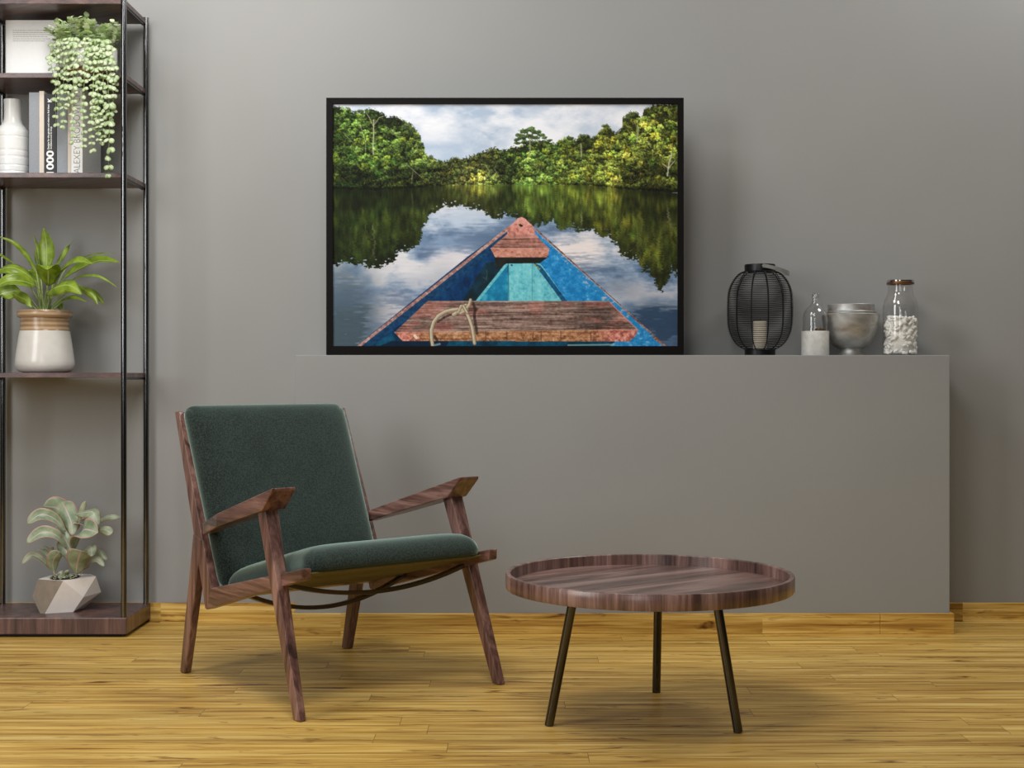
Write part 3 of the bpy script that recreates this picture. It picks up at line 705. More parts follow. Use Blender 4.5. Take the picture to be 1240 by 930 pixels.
def disc(V, Fs, UV, c, nrm, r, down):
    nrm = Vector(nrm).normalized(); d = Vector(down); d = (d - nrm * d.dot(nrm)).normalized(); s = nrm.cross(d)
    b = len(V); rings = 2; seg = 10
    V.append(c + d * r + nrm * r * .18); UV.append((.5, .5))
    for j in (1, 2):
        q = j / 2
        for k in range(seg):
            a = 2 * math.pi * k / seg
            V.append(c + d * r + (d * math.cos(a) + s * math.sin(a) * 0.95) * r * q + nrm * r * .18 * (1 - q * q)); UV.append((.5 + .45 * q * math.sin(a), .5 + .45 * q * math.cos(a)))
    for k in range(seg):
        k2 = (k + 1) % seg
        Fs.append((b, b + 1 + k, b + 1 + k2)); Fs.append((b + 1 + k, b + 1 + seg + k, b + 1 + seg + k2, b + 1 + k2))
def strand(px, pyend, dy, r0=0.0105, px_top=None, spread=1.0):
    """a vine hanging over the rim, ending at picture height pyend"""
    tip = at(px, pyend, Y2 + dy) - hp
    top = Vector((tip.x * .97 + random.uniform(-.004, .004), max(-.108, min(.05, dy)) * .98, .112))
    rl = math.hypot(top.x, top.y)
    rim = top if rl < .1085 else Vector((top.x * .1085 / rl, top.y * .1085 / rl, .112))
    out = Vector((rim.x, rim.y, 0)).normalized() * .009
    P = bez([Vector((rim.x * .6, rim.y * .6, .100)), rim + Vector((0, 0, .010)), rim + out * 1.4 + Vector((0, 0, -.015)),
             Vector((tip.x + random.uniform(-.004, .004), min(tip.y, -.105) if tip.y < -.05 else tip.y, (tip.z + .1) / 2)), tip], 60)
    V, Fs = tube_geo(P, .0009, 5); me_v = mesh('trailing_stem', V, Fs, M_VINE, plant2, smooth=True)
    LV, LF, LU = [], [], []
    L_ = 0; nxt = random.uniform(.004, .026); ph = random.uniform(0, 6.28)
    for i in range(1, len(P)):
        L_ += (P[i] - P[i - 1]).length
        if L_ >= nxt:
            t = i / len(P); r = r0 * random.uniform(.78, 1.12) * (1.0 - .25 * max(0, t - .85) / .15)
            for sgn in (0, math.pi):
                a = ph + sgn + random.uniform(-.4, .4)
                dirv = Vector((math.cos(a), math.sin(a) * .8 - .25, 0)).normalized()
                dn = (dirv * .75 + Vector((0, 0, -.55 + random.uniform(-.3, .3)))).normalized()
                nr = Vector((dirv.x * .4 + random.uniform(-.4, .4), -0.95 + random.uniform(-.3, .3), .35 + random.uniform(-.4, .5)))
                disc(LV, LF, LU, P[i] + dirv * .001, nr, r, dn)
            ph += 1.45 + random.uniform(-.4, .4); nxt = L_ + random.uniform(.0185, .0245)
    o = leaf_obj('leaves', LV, LF, LU, M_BUT, me_v, 0.0008)
strands = [(67, 100, -.05), (68, 153, -.09), (72, 124, -.10), (77, 152, -.115), (82, 128, -.12), (88, 175, -.128), (93, 112, -.12),
           (101, 180, -.135), (106, 96, -.13), (111, 181, -.135), (114, 148, -.13), (120, 168, -.13), (124.5, 172, -.12), (131, 211, -.13), (136, 150, -.11), (139.5, 112, -.08)]
for sx_, ye, dy in strands: strand(sx_, ye, dy, .0100 if ye < 200 else .0125)
# bushy crown: short sprigs, each a mesh of small leaves
M_BUT2 = leaf_mat('fresh_green_leaf', (184, 214, 130), (240, 246, 222), (230, 240, 206), midw=0.03, rough=0.45, trans=0.3)
for i in range(52):
    a = random.uniform(0, 6.283); rr = math.sqrt(random.random()) * .098; b0_ = Vector((rr * math.cos(a), rr * math.sin(a), .094))
    hgt = (.100 - .45 * rr) * random.uniform(.55, 1.15) + .03
    tip = b0_ + Vector((math.cos(a) * (.012 + rr * .30) + random.uniform(-.015, .015), math.sin(a) * .03 + random.uniform(-.015, .015), hgt))
    P = bez([b0_, b0_.lerp(tip, .5) + Vector((0, 0, .012)), tip], 14)
    V, Fs = tube_geo(P, .0008, 5); me_v = mesh('sprig', V, Fs, M_VINE, plant2, smooth=True)
    LV, LF, LU = [], [], []
    for j in range(4, 15, 2):
        for s_ in (0, 1):
            an = random.uniform(0, 6.283); d = Vector((math.cos(an), math.sin(an), random.uniform(-.2, .7))).normalized()
            q = P[j]; ln = random.uniform(.018, .030)
            sd_ = d.cross(Vector((random.uniform(-.5, .5), random.uniform(-.5, .5), 1))).normalized()
            leaf_geo([q, q + d * ln * .5 + Vector((0, 0, .002)), q + d * ln], ln * .74, sd_, LV, LF, LU, 'lance', .2, 4, 2)
    leaf_obj('leaves', LV, LF, LU, M_BUT2 if i % 3 else M_BUT, me_v)

# ------------------------------------------------------------------ lantern and candle
M_IRON = plain('black_iron', (44, 44, 45), 0.38, 0.8, noise=0.1)
M_PEWT = plain('brushed_pewter_strap', (176, 176, 173), 0.42, 0.6, noise=0.1)
YL = 5.235; kl = YL / F; zb = BZ
lc = Vector(((920.2 - 620) * kl, YL, zb))
lan = empty('lantern', lc, 'black ribbed wire lantern with a flat strap handle', 'lantern')
def lz(y): return (853 - y) / 6.89 * kl     # crop height -> height above the ledge
def lr(v): return v / 6.89 * kl
bp_ = [(126, 150), (175, 172), (215, 215), (245, 270), (262, 330), (268, 400), (270, 480), (268, 560), (262, 620), (245, 680), (215, 735), (175, 775), (128, 800)]
body = bez([(lr(r), 0, lz(y)) for r, y in bp_], 60)
lathe('base_collar', [(lr(122), 0), (lr(127), .002), (lr(127), lz(806)), (lr(120), lz(798)), (lr(112), lz(798)), (lr(112), .004), (0, .004), (0, 0)], M_IRON, lan)
lathe('top_collar', [(lr(127), lz(150)), (lr(128), lz(110)), (lr(126), lz(94)), (lr(118), lz(93)), (lr(118), lz(148)), (lr(122), lz(152))], M_IRON, lan, closed=True)
for i in range(12):
    a = R(5 + 30 * i); c_, s_ = math.cos(a), math.sin(a)
    tube('rib', [(p.x * c_, p.x * s_, p.z) for p in body], .0019, M_IRON, lan, n=8)
V, Fs = [], []
nring = 42
for i in range(nring):
    z = lz(792) + (lz(158) - lz(792)) * i / (nring - 1)
    # radius of the body at this height
    rz = None
    for p, q in zip(body[:-1], body[1:]):
        if (p.z - z) * (q.z - z) <= 0 and p.z != q.z: rz = p.x + (q.x - p.x) * (z - p.z) / (q.z - p.z); break
    if rz is None: continue
    rz += .0016; n = 72; b = len(V)
    for k in range(n):
        a = 2 * math.pi * k / n
        for m_ in range(4):
            t_ = m_ * math.pi / 2; V.append(((rz + .0013 * math.cos(t_)) * math.cos(a), (rz + .0013 * math.cos(t_)) * math.sin(a), z + .0013 * math.sin(t_)))
    for k in range(n):
        k2 = (k + 1) % n
        for m_ in range(4): Fs.append((b + k * 4 + m_, b + k2 * 4 + m_, b + k2 * 4 + (m_ + 1) % 4, b + k * 4 + (m_ + 1) % 4))
mesh('wire_mesh', V, Fs, M_IRON, lan, smooth=True)
# strap handle: pivots front and back of the collar, folded down to the right
V, Fs = [], []
n = 40; A_ = lr(242); B_ = lr(132)
for i in range(n + 1):
    a = -math.pi / 2 + math.pi * i / n
    x, y = A_ * math.cos(a), B_ * math.sin(a) ; z = lz(112) - lr(58) * (x / A_) ** 1.3
    tn = Vector((-A_ * math.sin(a), B_ * math.cos(a), 0)).normalized(); nr = Vector((tn.y, -tn.x, 0))
    up = Vector((0.12, 0, 1)).normalized(); hw = lr(15)
    p = Vector((x, y, z))
    V += [p + up * hw + nr * .001, p - up * hw + nr * .001, p - up * hw - nr * .001, p + up * hw - nr * .001]
for i in range(n):
    for k in range(4): Fs.append((i * 4 + k, i * 4 + (k + 1) % 4, (i + 1) * 4 + (k + 1) % 4, (i + 1) * 4 + k))
Fs += [(0, 1, 2, 3), (n * 4 + 3, n * 4 + 2, n * 4 + 1, n * 4)]
hd = autosmooth(mesh('handle', V, Fs, M_PEWT, lan)); hd['label'] = 'flat grey metal strap handle'
tube('pivot', [(0, -B_ - .004, lz(112)), (0, -B_ + .008, lz(112))], .003, M_PEWT, lan)
M_WAX = plain('ivory_wax', (214, 202, 182), 0.55, noise=0.06, nscale=40)
cand = empty('candle', (lc.x, YL, zb + .0042), 'ivory pillar candle inside the wire lantern', 'candle')
lathe('wax', [(0, 0), (.0235, 0), (.025, .002), (.025, .124), (.0235, .127), (.015, .125), (0, .124)], M_WAX, cand, n=40)
tube('wick', [(0, 0, .123), (.001, 0, .130), (.002, 0, .136)], .0009, M_IRON, cand, n=6)

# ------------------------------------------------------------------ bottle, bowl and jar on the ledge
def glass_mat(name, tint=(1, 1, 1), rough=0.0):
    m, nt, b = newmat(name); b.inputs['Base Color'].default_value = (*tint, 1); b.inputs['Transmission Weight'].default_value = 1.0
    b.inputs['Roughness'].default_value = rough; b.inputs['IOR'].default_value = 1.45; return m
def thin_glass(name, tint=(.992, .992, .99)):
    m, nt, b = newmat(name); nt.nodes.remove(b); N = nt.nodes.new; L = nt.links.new
    t = N('ShaderNodeBsdfTransparent'); t.inputs[0].default_value = (*tint, 1); g = N('ShaderNodeBsdfGlossy'); g.inputs['Roughness'].default_value = 0.03
    f = N('ShaderNodeLayerWeight'); f.inputs['Blend'].default_value = 0.5; pw = N('ShaderNodeMath'); pw.operation = 'POWER'; pw.inputs[1].default_value = 4.0; L(f.outputs['Facing'], pw.inputs[0])
    ad = N('ShaderNodeMath'); ad.operation = 'MULTIPLY_ADD'; ad.inputs[1].default_value = 0.55; ad.inputs[2].default_value = 0.05; L(pw.outputs[0], ad.inputs[0]); x = N('ShaderNodeMixShader')
    L(ad.outputs[0], x.inputs[0]); L(t.outputs[0], x.inputs[1]); L(g.outputs[0], x.inputs[2]); L(x.outputs[0], nt.nodes['Material Output'].inputs['Surface'])
    return m
M_THIN = thin_glass('thin_jar_glass')
M_GLASS = glass_mat('clear_glass'); M_FROST = glass_mat('smoky_glass', (0.86, 0.87, 0.86), 0.16)
M_CONC = plain('pale_concrete', (206, 204, 197), 0.9, noise=0.12, nscale=45, bump=0.3)
YO = 5.22; ko = YO / F
bo = empty('bottle', ((987.2 - 620) * ko, YO, zb), 'small clear glass bottle set in a round concrete base', 'bottle')
bz = lambda y: (429.5 - y) * ko
lathe('concrete_base', [(0, 0), (16.3 * ko, 0), (16.6 * ko, .002), (16.6 * ko, bz(400.5)), (16.3 * ko, bz(400)), (15.2 * ko, bz(400)), (15.2 * ko, bz(402)), (0, bz(402))], M_CONC, bo)
outer = [(15.0, 401.8), (15.0, 385), (14.0, 379), (11.2, 374), (7, 369.5), (4.6, 366), (3.8, 362), (3.8, 359.8), (5.0, 359.4), (5.0, 358.0), (3.9, 357.6), (3.9, 356.4), (5.0, 356), (5.0, 354.4), (4.0, 354.0), (2.9, 354.0)]
inner = [(2.8, 356), (2.8, 362), (3.6, 366.4), (6.2, 370.2), (10.4, 374.8), (13.1, 379.6), (14.1, 385), (14.1, 400.8)]
bez_o = [(r * ko, bz(y)) for r, y in outer]; bez_i = [(r * ko, bz(y)) for r, y in inner]
lathe('glass_body', [(0, bez_o[0][1])] + bez_o + bez_i + [(0, bez_i[-1][1])], M_GLASS, bo)
M_CORK = plain('brown_chips', (120, 92, 56), 0.9, noise=0.3, nscale=120)
V, Fs = [], []
random.seed(2)
for i in range(26):
    c = Vector((random.uniform(-.002, .032), random.uniform(-.02, .02), bz(400.5) + random.uniform(.002, .009))); s_ = .0045
    b = len(V); rot = Matrix.Rotation(random.uniform(0, 6), 3, (random.random(), random.random(), random.random() + .1))
    for v in ((-1, -1, -.5), (1, -1, -.5), (1, 1, -.5), (-1, 1, -.5), (-.8, -1, .5), (1, -.8, .5), (.8, 1, .5), (-1, .8, .5)): V.append(c + rot @ (Vector(v) * s_ * .8))
    Fs += [tuple(b + j for j in f) for f in HEXF]
o = mesh('brown_chips', V, Fs, M_CORK, bo); o['kind'] = 'stuff'

def pewter():
    m, nt, b = newmat('hammered_pewter'); N = nt.nodes.new; L = nt.links.new
    tc = N('ShaderNodeTexCoord'); mp = N('ShaderNodeMapping'); mp.inputs['Scale'].default_value = (7, 7, 12); L(tc.outputs['Object'], mp.inputs['Vector'])
    n = N('ShaderNodeTexNoise'); n.inputs['Scale'].default_value = 1.6; n.inputs['Detail'].default_value = 7; L(mp.outputs[0], n.inputs['Vector'])
    r = N('ShaderNodeValToRGB'); e = r.color_ramp.elements; e[0].position = .36; e[0].color = (*lin((160, 160, 157)), 1); e[1].position = .70; e[1].color = (*lin((150, 136, 120)), 1)
    x = e.new(.52); x.color = (*lin((186, 186, 182)), 1)
    L(n.outputs['Fac'], r.inputs[0]); L(r.outputs[0], b.inputs['Base Color']); b.inputs['Metallic'].default_value = 0.6; b.inputs['Roughness'].default_value = 0.45
    bp = N('ShaderNodeBump'); bp.inputs['Strength'].default_value = 0.25; bp.inputs['Distance'].default_value = 0.002; L(n.outputs['Fac'], bp.inputs['Height']); L(bp.outputs[0], b.inputs['Normal'])
    return m
M_PEW = pewter()
YQ = 5.27; kq = YQ / F
bw = empty('bowl', ((1030.5 - 620) * kq, YQ, zb), 'aged silver footed bowl standing behind the concrete-based bottle', 'bowl')
qz = lambda y: (429.3 - y) * kq
lathe('foot', [(0, 0), (15.6 * kq, 0), (15.8 * kq, .003), (13.6 * kq, qz(426)), (12.4 * kq, qz(421)), (14.5 * kq, qz(420)), (0, qz(420))], M_PEW, bw)
ob = bez([(13 * kq, 0, qz(420.5)), (20 * kq, 0, qz(417.5)), (27 * kq, 0, qz(409)), (31 * kq, 0, qz(398)), (33 * kq, 0, qz(388)), (34 * kq, 0, qz(379.6))], 24)
ib = [(p.x - .004, p.z + .003) for p in reversed(ob)]
lathe('bowl_body', [(0, qz(420.5))] + [(p.x, p.z) for p in ob] + ib + [(0, qz(420.5) + .004)], M_PEW, bw)
lathe('inner_rim', [(29 * kq, qz(386)), (29.4 * kq, qz(376.5)), (28.2 * kq, qz(375.4)), (27.6 * kq, qz(372)), (27.7 * kq, qz(367.8)), (27.2 * kq, qz(367.3)), (26.4 * kq, qz(367.8)), (26.4 * kq, qz(386)), (24 * kq, qz(405)), (27 * kq, qz(400))], M_PEW, bw, closed=True)

YJ = 5.22; kj = YJ / F
jr = empty('jar', ((1090.3 - 620) * kj, YJ, zb), 'tall lidded glass jar at the ledge end, half full of white coral', 'jar')
jz = lambda y: (429.3 - y) * kj
jo = [(19.5, 429.3), (20.6, 428.6), (21, 427), (21, 400), (21, 372.5), (20.6, 368), (19, 362), (16.5, 357.5), (15.2, 354.5), (15.0, 352), (14.8, 345), (15.6, 344.6), (15.6, 343.6)]
ji = [(14.4, 343.6), (14.0, 345), (14.2, 352), (15.6, 357.8), (18.2, 362.6), (19.8, 368.2), (20.2, 373), (20.2, 426.6), (19.6, 428)]
lathe('glass_body', [(0, 0)] + [(r * kj, jz(y)) for r, y in jo + ji] + [(0, jz(428))], M_THIN, jr)
M_BRONZE = plain('bronze_lid_band', (134, 96, 66), 0.35, 0.8, noise=0.1)
M_CHROME = plain('polished_lid_metal', (206, 200, 194), 0.15, 1.0, noise=0.03)
lathe('lid_band', [(13 * kj, jz(343.4)), (16.0 * kj, jz(343.4)), (16.3 * kj, jz(342.8)), (16.3 * kj, jz(341.3)), (13 * kj, jz(341.3))], M_BRONZE, jr, closed=True)
lathe('lid', [(0, jz(341.2)), (15.8 * kj, jz(341.2)), (16.2 * kj, jz(340.4)), (16.0 * kj, jz(338.6)), (14.8 * kj, jz(337.6)), (0, jz(337.2))], M_CHROME, jr)
M_CORAL = plain('white_coral', (252, 248, 242), 0.8, noise=0.06, nscale=120, bump=0.3)
V, Fs = [], []
random.seed(9)
top = jz(382)
for i in range(300):
    for _ in range(40):
        a = random.uniform(0, 6.283); rr = math.sqrt(random.uniform(.35, 1)) * (.0605); z = random.uniform(.006, top - .004)
        break
    c = Vector((rr * math.cos(a), rr * math.sin(a), z + .004 * math.sin(a * 2)))
    d = Vector((-math.sin(a) + random.uniform(-.6, .6), math.cos(a) + random.uniform(-.6, .6), random.uniform(-1.1, 1.1))).normalized() * random.uniform(.006, .012)
    p0, p1 = c - d, c + d
    for p in (p0, p1):
        l_ = math.hypot(p.x, p.y)
        if l_ > .0575: p.x *= .0575 / l_; p.y *= .0575 / l_
        p.z = max(.008, min(top, p.z))
    mid_ = (p0 + p1) / 2 + Vector((random.uniform(-.002, .002), random.uniform(-.002, .002), random.uniform(-.002, .002)))
    l_ = math.hypot(mid_.x, mid_.y)
    if l_ > .0575: mid_.x *= .0575 / l_; mid_.y *= .0575 / l_
    tube_geo([p0, mid_, p1], random.uniform(.0042, .0062), 8, V, Fs)
tube_geo([(0, 0, .008), (0, 0, top * .5), (0, 0, top - .01)], .050, 20, V, Fs)
coral = mesh('white_coral_chips', V, Fs, M_CORAL, None, smooth=True); coral.location = (jr.location.x, YJ, zb)
tag(coral, 'broken white coral pieces filling the lower part of the glass jar', 'coral', kind='stuff')

# ------------------------------------------------------------------ framed picture
def paint_river():
    """colours of the printed river photograph: array (H, W, 3) in sRGB 0..255"""
    W_, H_ = 1128, 791; OX, OY = 62, 42
    rng = np.random.RandomState(4)
    yy, xx = np.mgrid[0:H_, 0:W_].astype(np.float32); xx += OX; yy += OY
    def vnoise(sx, sy, seed, oct=5, rough=.55):
        r_ = np.random.RandomState(seed); out = np.zeros((H_, W_), np.float32); amp = 1; tot = 0
        for o in range(oct):
            gx, gy = int(W_ / sx) + 3, int(H_ / sy) + 3
            g = r_.rand(gy, gx).astype(np.float32)
            fx = np.arange(W_) / sx; fy = np.arange(H_) / sy
            ix, iy = fx.astype(int), fy.astype(int); tx, ty = fx - ix, fy - iy
            tx = tx * tx * (3 - 2 * tx); ty = (ty * ty * (3 - 2 * ty))[:, None]
            a = g[iy][:, ix] * (1 - tx) + g[iy][:, ix + 1] * tx; b = g[iy + 1][:, ix] * (1 - tx) + g[iy + 1][:, ix + 1] * tx
            out += amp * (a * (1 - ty) + b * ty); tot += amp; amp *= rough; sx = max(1.5, sx / 2); sy = max(1.5, sy / 2)
        return out / tot
    def stretch(n, lo=.3, hi=.7): return np.clip((n - lo) / (hi - lo), 0, 1)
    def poly(pts):
        m = np.zeros((H_, W_), bool); n = len(pts)
        for i in range(n):
            x0, y0 = pts[i]; x1, y1 = pts[(i + 1) % n]
            if y0 == y1: continue
            c = ((yy >= min(y0, y1)) & (yy < max(y0, y1))); xi = x0 + (yy - y0) * (x1 - x0) / (y1 - y0)
            m ^= c & (xx < xi)
        return m
    def col(c): return np.array(c, np.float32)
    def mixc(a, b, t): return a * (1 - t[..., None]) + b * t[..., None]
    def ramp(n, stops):
        out = np.zeros((H_, W_, 3), np.float32); xs = [s[0] for s in stops]
        for k in range(3): out[..., k] = np.interp(n, xs, [s[1][k] for s in stops])
        return out
    img = np.zeros((H_, W_, 3), np.float32)
    # sky ------------------------------------------------
    n = vnoise(220, 110, 1, 7, .6); n2 = vnoise(110, 55, 2, 7, .62)
    base = mixc(col((164, 180, 200)) + 0 * img, col((222, 224, 230)) + 0 * img, stretch(n + .10 * np.clip((xx - 420) / 500, -1, 1), .36, .62))
    img = mixc(base, col((234, 234, 236)) + 0 * img, stretch(n2 + .06 * np.clip((xx - 500) / 300, -1, 1) - .0006 * np.abs(yy - 100), .42, .72) * .75)
    low = np.clip((yy - 110) / 100, 0, 1) * .6 * np.clip((680 - xx) / 220, 0, 1)
    img = mixc(img, col((176, 192, 212)) + 0 * img, low)
    # water with the mirrored sky -----------------------------
    water = yy > 306
    n = vnoise(150, 90, 5, 7, .62); n3 = vnoise(40, 6, 6, 4)
    wn = n + .10 * (n3 - .5)
    wcol = ramp(stretch(wn, .33, .68), [(0, (80, 104, 134)), (.35, (114, 137, 165)), (.65, (158, 173, 192)), (1, (208, 208, 212))])
    def glow(cx, cy, sx, sy, c, a):
        g = a * np.exp(-(((xx - cx) / sx) ** 2 + ((yy - cy) / sy) ** 2)); return mixc(wcol, col(c) + 0 * wcol, np.clip(g * (0.55 + 0.9 * stretch(n3 * .5 + n * .5, .4, .6)), 0, .95))
    wcol = glow(465, 545, 90, 55, (214, 208, 212), .95); wcol = glow(250, 730, 85, 80, (196, 190, 194), 1.0)
    wcol = glow(850, 525, 100, 55, (226, 216, 214), 1.1); wcol = glow(1090, 650, 110, 26, (196, 192, 196), .8); wcol = glow(330, 620, 60, 26, (176, 180, 190), .6); wcol = glow(520, 420, 150, 40, (176, 190, 208), .8)
    wcol = glow(100, 760, 100, 150, (62, 78, 88), 1.3); wcol = glow(420, 620, 60, 60, (150, 160, 174), .4); wcol = glow(450, 495, 90, 22, (112, 140, 172), .8)
    wcol = glow(1130, 760, 130, 60, (40, 62, 88), 1.5); wcol = glow(1000, 640, 70, 40, (120, 132, 150), .6); wcol = glow(80, 650, 80, 60, (92, 106, 118), .7)
    wcol = wcol * (1 + .10 * (n3 - .5))[..., None]
    img = np.where(water[..., None], wcol, img)
    # forest ------------------------------------------------
    SKY = [(40, 42), (62, 46), (110, 50), (125, 62), (145, 68), (180, 50), (205, 58), (240, 78), (270, 82), (300, 92), (325, 108), (338, 125), (350, 145), (345, 160), (362, 175), (356, 198), (385, 208),
           (400, 218), (425, 222), (445, 214), (465, 210), (478, 218), (500, 212), (520, 205), (540, 196), (570, 186), (592, 177), (610, 184), (640, 180), (656, 176), (680, 170), (700, 158), (730, 155), (760, 150), (778, 163), (788, 166), (800, 152),
           (830, 142), (858, 148), (870, 138), (900, 138), (906, 148), (925, 134), (938, 116), (960, 108), (975, 124), (990, 126), (1008, 112), (1002, 88), (1022, 70), (1045, 58), (1060, 66), (1072, 82), (1078, 54), (1092, 44), (1120, 36), (1200, 36)]
    sx_ = np.array([p[0] for p in SKY], float); sy_ = np.array([p[1] for p in SKY], float)
    top = np.interp(np.arange(W_) + OX, sx_, sy_)
    jit = vnoise(16, 400, 21, 4)[0] * 16 - 8 + (vnoise(5, 400, 22, 2)[0] - .5) * 8
    top = top + jit * .8
    forest = (yy > top[None, :]) & (yy < 330)
    # base tone by zones
    zone = np.zeros((H_, W_, 3), np.float32)
    xs = [40, 300, 430, 520, 640, 800, 950, 1200]
    zc_ = [(66, 88, 36), (64, 82, 36), (90, 102, 50), (112, 120, 62), (84, 108, 50), (96, 118, 52), (112, 124, 52), (96, 106, 44)]
    for k in range(3): zone[..., k] = np.interp(xx, xs, [c[k] for c in zc_])
    dark = zone * .42
    cv = dark.copy()
    # leaf clumps: painted back (top) to front (bottom), lighter at their upper side
    def clump(cx, cy, r, c, alpha=1.0, ysq=.75):
        x0, x1 = int(max(0, cx - r - OX)), int(min(W_, cx + r + 1 - OX)); y0, y1 = int(max(0, cy - r * ysq - OY)), int(min(H_, cy + r * ysq + 1 - OY))
        if x1 <= x0 or y1 <= y0: return
        X, Y = xx[y0:y1, x0:x1] - cx, (yy[y0:y1, x0:x1] - cy) / ysq
        d = np.sqrt(X * X + Y * Y) / r; edge = d + .5 * (tex[y0:y1, x0:x1] - .5) * 2
        a = np.clip((.85 - edge) * 5, 0, 1) * alpha
        sh = np.clip(.80 - .50 * (Y / r) - .18 * (X / r) + 1.5 * (tex2[y0:y1, x0:x1] - .5), .28, 1.55)
        cv[y0:y1, x0:x1] = cv[y0:y1, x0:x1] * (1 - a[..., None]) + (c[None, None] * sh[..., None]) * a[..., None]
    tex = vnoise(7, 6, 31, 3); tex2 = vnoise(5, 4, 32, 3, .7)
    items = []; bigm = stretch(vnoise(80, 60, 35, 3), .3, .7)
    for i in range(1500):
        x = rng.uniform(55, 1200); t = np.interp(x, sx_, sy_); y = t + (rng.rand() ** .8) * (315 - t) + 2
        depth = (y - t) / (316 - t + 1)
        edge_amt = abs(x - 600) / 600
        r = rng.uniform(7, 15) + 14 * edge_amt * rng.rand() + 4 * depth
        items.append((y + rng.uniform(-22, 22), x, y, r))
    items.sort()
    for _, x, y, r in items:
        b = np.array([np.interp(x, xs, [c[k] for c in zc_]) for k in range(3)], np.float32)
        v = rng.uniform(.66, 1.34) * (.62 + .76 * float(bigm[int(min(max(y - OY, 0), H_ - 1)), int(min(max(x - OX, 0), W_ - 1))])); b = b * v
        h = rng.rand()
        if h < .18: b = b * np.array([1.14, 1.04, .82])
        elif h < .30: b = b * np.array([.86, 1.0, .92])
        elif h < .42 and x > 420: b = b * np.array([1.25, 1.12, 1.1]) 
        if x < 430 and y > 250: b = b * .62
        if x > 1000 and y > 240: b = b * .74
        clump(x, y, r, b)
    leafn = vnoise(3.2, 2.8, 33, 2, .9); leafm = vnoise(11, 9, 34, 3, .8)
    cv = cv * (.55 + .95 * leafn)[..., None] * (.70 + .62 * leafm)[..., None]
    hi = np.clip((leafn - .70) * 6, 0, 1) * np.clip((leafm - .38) * 4, 0, 1); cv = mixc(cv, col((176, 192, 96)) + 0 * cv, hi * .5)
    dk = np.clip((.36 - leafm) * 8, 0, 1); cv = mixc(cv, cv * .35, dk * .8)
    # dark bank shade near the waterline
    wl = np.interp(xx, [40, 200, 440, 520, 640, 900, 1000, 1200], [318, 322, 308, 303, 303, 306, 318, 332])
    cv = mixc(cv, cv * .30, np.clip(1 - np.abs(yy - wl + 4) / 9, 0, 1) * .8 * (0.4 + .6 * (np.abs(xx - 640) > 210)))
    # pale trunks and branches
    def stroke(pts, wd, c, a=.8, target=None):
        tg = cv if target is None else target
        P = np.array(pts, float)
        for (x0, y0), (x1, y1) in zip(P[:-1], P[1:]):
            X0, X1 = int(max(0, min(x0, x1) - wd - 2 - OX)), int(min(W_, max(x0, x1) + wd + 3 - OX)); Y0, Y1 = int(max(0, min(y0, y1) - wd - 2 - OY)), int(min(H_, max(y0, y1) + wd + 3 - OY))
            if X1 <= X0 or Y1 <= Y0: continue
            X, Y = xx[Y0:Y1, X0:X1], yy[Y0:Y1, X0:X1]; dx, dy = x1 - x0, y1 - y0; L2 = dx * dx + dy * dy + 1e-6
            t = np.clip(((X - x0) * dx + (Y - y0) * dy) / L2, 0, 1); d = np.hypot(X - x0 - t * dx, Y - y0 - t * dy)
            m = (np.clip(wd / 2 + .5 - d, 0, 1) * a)[..., None]
            tg[Y0:Y1, X0:X1] = tg[Y0:Y1, X0:X1] * (1 - m) + col(c) * m
    TR = (176, 172, 142)
    stroke([(194, 92), (194, 140), (192, 180), (193, 205)], 4, TR); stroke([(194, 115), (180, 85), (170, 70)], 2, TR); stroke([(194, 110), (212, 85), (226, 80)], 2, TR)
    stroke([(150, 110), (160, 140), (168, 165), (168, 195)], 2.5, TR, .6); stroke([(95, 135), (120, 160), (135, 172)], 2, TR, .5); stroke([(300, 235), (330, 262), (352, 280)], 2, TR, .6); stroke([(322, 260), (318, 300)], 2, TR, .5)
    stroke([(250, 120), (262, 135), (285, 140)], 2, TR, .6); stroke([(872, 170), (874, 212)], 4, TR, .7); stroke([(1060, 120), (1056, 165)], 4, TR, .7); stroke([(1045, 95), (1058, 125)], 2, TR, .6)
    stroke([(1170, 200), (1160, 235), (1155, 275)], 4, (200, 196, 180), .8); stroke([(1140, 235), (1158, 250), (1180, 225)], 3, (200, 196, 180), .7); stroke([(755, 150), (750, 165)], 2, TR, .7)
    stroke([(560, 240), (575, 262)], 2, TR, .6); stroke([(590, 255), (600, 270)], 2, TR, .6); stroke([(1090, 165), (1100, 180)], 3, TR, .6)
    for i in range(110):
        x = rng.uniform(70, 1180); t = np.interp(x, sx_, sy_); y = rng.uniform(t + 25, 300); a = rng.uniform(-1.2, 1.2); l = rng.uniform(8, 24)
        stroke([(x, y), (x + l * math.sin(a), y + l * math.cos(a))], rng.uniform(1, 2), (158, 156, 112), .35)
    # feathery outline: keep leaves only where the fine noise allows near the top edge
    ed = yy - top[None, :]
    fm = forest & ((ed > 10) | (leafn * .6 + leafm * .4 > .62 - ed * .03))
    img = np.where(fm[..., None], cv, img)
    # lone spreading tree on the skyline
    sv = cv; cv = img; tex = vnoise(5, 5, 36, 3)
    for (x, y, r) in [(672, 142, 19), (686, 130, 22), (708, 124, 22), (726, 132, 20), (742, 142, 16), (752, 150, 12), (664, 157, 15), (682, 150, 20), (702, 145, 22), (722, 150, 20), (664, 168, 12), (770, 160, 11), (690, 165, 18), (715, 168, 18)]:
        clump(x, y, r, col((70, 92, 48)) * rng.uniform(.8, 1.2), .95, .5)
    for (x, y, r) in [(946, 112, 9), (956, 110, 8), (1030, 82, 18), (1048, 76, 16), (300, 112, 18), (322, 126, 16), (338, 148, 14), (348, 172, 12), (150, 64, 12), (880, 146, 14), (836, 152, 14)]:
        clump(x, y, r, col((84, 100, 56)) * rng.uniform(.8, 1.1), .9, .7)
